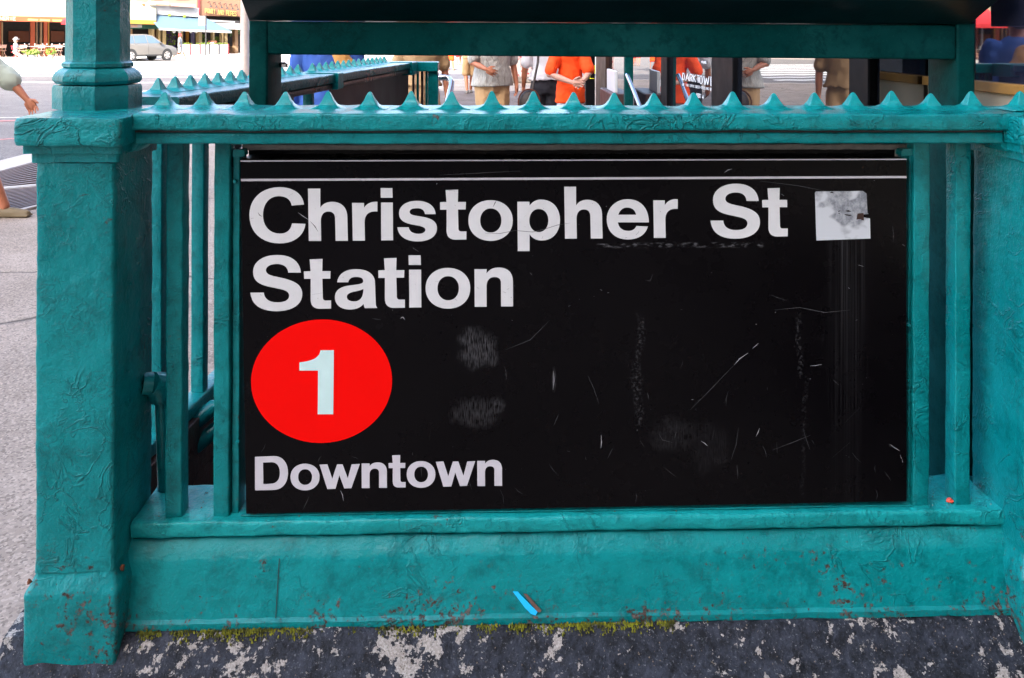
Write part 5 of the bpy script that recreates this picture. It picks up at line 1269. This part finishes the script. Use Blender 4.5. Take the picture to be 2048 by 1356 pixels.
bk.inputs['Color1'].default_value = (.50, .49, .44, 1); bk.inputs['Color2'].default_value = (.44, .44, .40, 1); bk.inputs['Mortar'].default_value = (.26, .25, .22, 1); bk.inputs['Brick Width'].default_value = .6; bk.inputs['Row Height'].default_value = .6; bk.inputs['Mortar Size'].default_value = .05
chk.set(Base_Color=chk.mix(chk.ramp(chk.noise(22, 4), .35, .7), bk.outputs[0], (.36, .355, .33)), Roughness=.85)
bluec = plain("blue_jacket_cloth", (.035, .11, .42), .8, vary=.15); tanc = plain("mustard_cloth", (.55, .27, .07), .85, vary=.15); mint = plain("pale_mint_linen", (.50, .58, .48), .85, vary=.05); sandal = plain("olive_sandal", (.17, .13, .07), .7)
def X_(px, Y): return P(px, 100, Y).x
# kid in orange, seen from behind, hands clasped in the small of the back
h_ = 1.62 / 1.75
person("person in a bright orange T-shirt and white shorts, hands clasped behind the back", (X_(1141, 8.5), 8.5, 0), 0.0, 1.62, orange, whitec, SKIN2, HB, C['white'],
       arms={-1: ((-.235, -.10, 1.14 * h_), (.0, -.205, 1.05 * h_), (1, -.05, -.10), (0, -1, .1)), 1: ((.19, -.12, 1.16 * h_), (.135, -.19, 1.08 * h_), (-.8, -.1, -.55), (0, -1, 0))}, shorts=True, hem=.80, voxel=.0055, build=.76, legs={-1: ((-.07, .02, .46), (-.07, -.01, .085)), 1: ((.07, .02, .46), (.07, -.01, .085))})
person("person in a white T-shirt and black trousers seen from behind, left of the orange shirt", (X_(1090, 9.2), 9.2, 0), .1, 1.72, whitec, navy, SKIN, HB, C['black'], hem=.98, voxel=.013, build=.95)
person("person in a pale checked shirt and sand trousers, one hand resting on the belly", (X_(985, 9.1), 9.1, 0), math.pi + .25, 1.78, chk.m, sand, SKIN, HG, C['brown'],
       arms={1: ((.26, .10, 1.16), (.13, .235, 1.09), (-.85, .22, -.45), (-.25, -1, 0)), -1: ((-.26, -.04, 1.14), (-.28, .05, .90), (0, .1, -1), (1, 0, 0))}, hem=.87, voxel=.0055, build=1.12, loose=.012, sleeve='short')
person("person in khaki shorts and grey trainers walking beyond the checked shirt", (X_(940, 20), 20, 0), .3, 1.75, sand, sand, SKIN, HB, C['grey'], shorts=True, hem=.9, voxel=.016,
       legs={-1: ((-.09, .10, .50), (-.09, -.06, .10)), 1: ((.09, .12, .50), (.09, .28, .085))}, hands=False)
person("person in a blue jacket with a mustard shawl beyond the left side railing", (X_(655, 5.6), 5.6, 0), .2, 1.72, bluec, navy, SKIN, HB, C['black'], sleeve='long', hem=.80, voxel=.014, build=1.02)
sw_ = MB(); limb(sw_, [P(676, 100, 5.35), P(684, 118, 5.32), P(694, 135, 5.32), P(700, 160, 5.34)], [.05, .055, .065, .06], 10)
o = bake("shawl", sw_, tanc, None, .012, 1, .006, 14); tag(o, "mustard shawl hanging over the blue jacket", "shawl")
for i, (px, Y, col, lb, f) in enumerate(((889, 38, sand, "far walker with bare legs, left of the two beyond the steel handrail", .4), (900, 37, orange, "far walker in orange, right of the two beyond the steel handrail", -.3), (918, 44, C['red'], "far walker with one dark red leg showing beside the khaki shorts", .2))):
    person("person, " + lb, (X_(px, Y), Y, -.13), f, 1.72, col, col, SKIN, HB, C['tan'], shorts=True, voxel=.03, hands=False, legs={-1: ((-.09, .05, .50), (-.1, -.02, .085)), 1: ((.09, .10, .50), (.1, .2, .085))})
person("person in khaki trousers beyond the far left post, mostly reflected in the glass", (-.90, 7.7, 0), math.pi + .3, 1.76, sand, sand, SKIN, HB, C['brown'], hem=.98, voxel=.014, folds=.009,
       legs={-1: ((-.10, .12, .51), (-.10, -.04, .10)), 1: ((.10, .02, .50), (.10, .10, .085))})
# passer-by at the left edge
Y = 6.1; px = X_(-92, Y)
person("person in a pale mint shirt at the left photo edge with sandalled foot", (px, Y, 0), -math.pi / 2, 1.68, mint, mint, SKIN, HG, sandal,
       legs={-1: ((-.10, .16, .50), (-.10, .34, .085)), 1: ((.09, -.12, .52), (.09, -.34, .12))},
       arms={-1: ((-.20, .30, 1.105), (-.17, .47, .935), (.05, .55, -.8), (1, 0, .2)), 1: ((.30, -.02, 1.10), (.30, .10, .90), (0, .2, -1), (-1, 0, 0))}, sleeve='elbow', shorts=True, hem=.9, voxel=.0055, loose=.02)
# far walking man on the street
Y = 53; legsw = {-1: ((-.08, .18, .50), (-.08, .36, .10)), 1: ((.08, -.02, .50), (.08, -.42, .20))}
person("person in a pale grey shirt and shorts striding across the sunny street", (X_(360, Y), Y, -.13), -1.35, 1.76, plain('pale_blue_shirt', (.13, .145, .165), .8), C['white'], plain("sunburnt_skin", (.22, .06, .035), .6), C['red'], C['tan'], shorts=True, voxel=.02, legs=legsw, hands=False)
# seated guest at the terrace
p = G(31, 119, 0)
e = person("person in pale clothes and a white sun hat seated on the red folding chair", (p.x, p.y, 0), -1.2, 1.65, C['white'], C['pinkish'], plain("pale_far_skin", (.24, .12, .08), .6), C['white'], C['black'], voxel=.02, hands=False,
       legs={-1: ((-.12, .42, .50), (-.12, .46, .085)), 1: ((.12, .42, .50), (.12, .50, .085))}, arms={-1: ((-.24, .1, 1.1), (-.15, .35, 1.05), (0, 1, 0), (0, 0, -1)), 1: ((.24, .1, 1.1), (.15, .35, 1.05), (0, 1, 0), (0, 0, -1))})
e.location.z = -.40
for ch in list(e.children):     # feet back on the ground: the seated figure is lowered, so lift what would sink
    for v in ch.data.vertices:
        if v.co.z < .55: v.co.z = .41 + (v.co.z) * (.14 / .55) if ch.name.startswith('shoe') else .402 + v.co.z * .27
MB().lathe([(.20, 1.64), (.19, 1.66), (.10, 1.67), (.09, 1.76), (.03, 1.78)], (0, .02, 0), 14).obj("hat", C['white'], e, smooth=50)
# dark bag beside the black trousers
bgm = plain("dark_brown_bag", (.03, .018, .012), .6, vary=.3)
p = P(1058, 197, 7.6); bg_ = empty("shoulder_bag", "dark rounded bag with a brown rim carried left of the black trousers", "bag", tuple(p))
q = MB(); q.ball((0, 0, -.03), (.10, .08, .12), 14, 10); bake("pouch", q, bgm, bg_, .012, 1)
MB().tube([(.105 * math.cos(a), -.05, -.03 + .125 * math.sin(a)) for a in [R(200 - 220 * i / 14) for i in range(15)]], .008, 6).obj("rim", C['brown'], bg_, smooth=60)
MB().tube([(.03, .0, .08), (.09, .1, .35), (.10, .2, .62)], .012, 6).obj("strap", bgm, bg_, smooth=60)
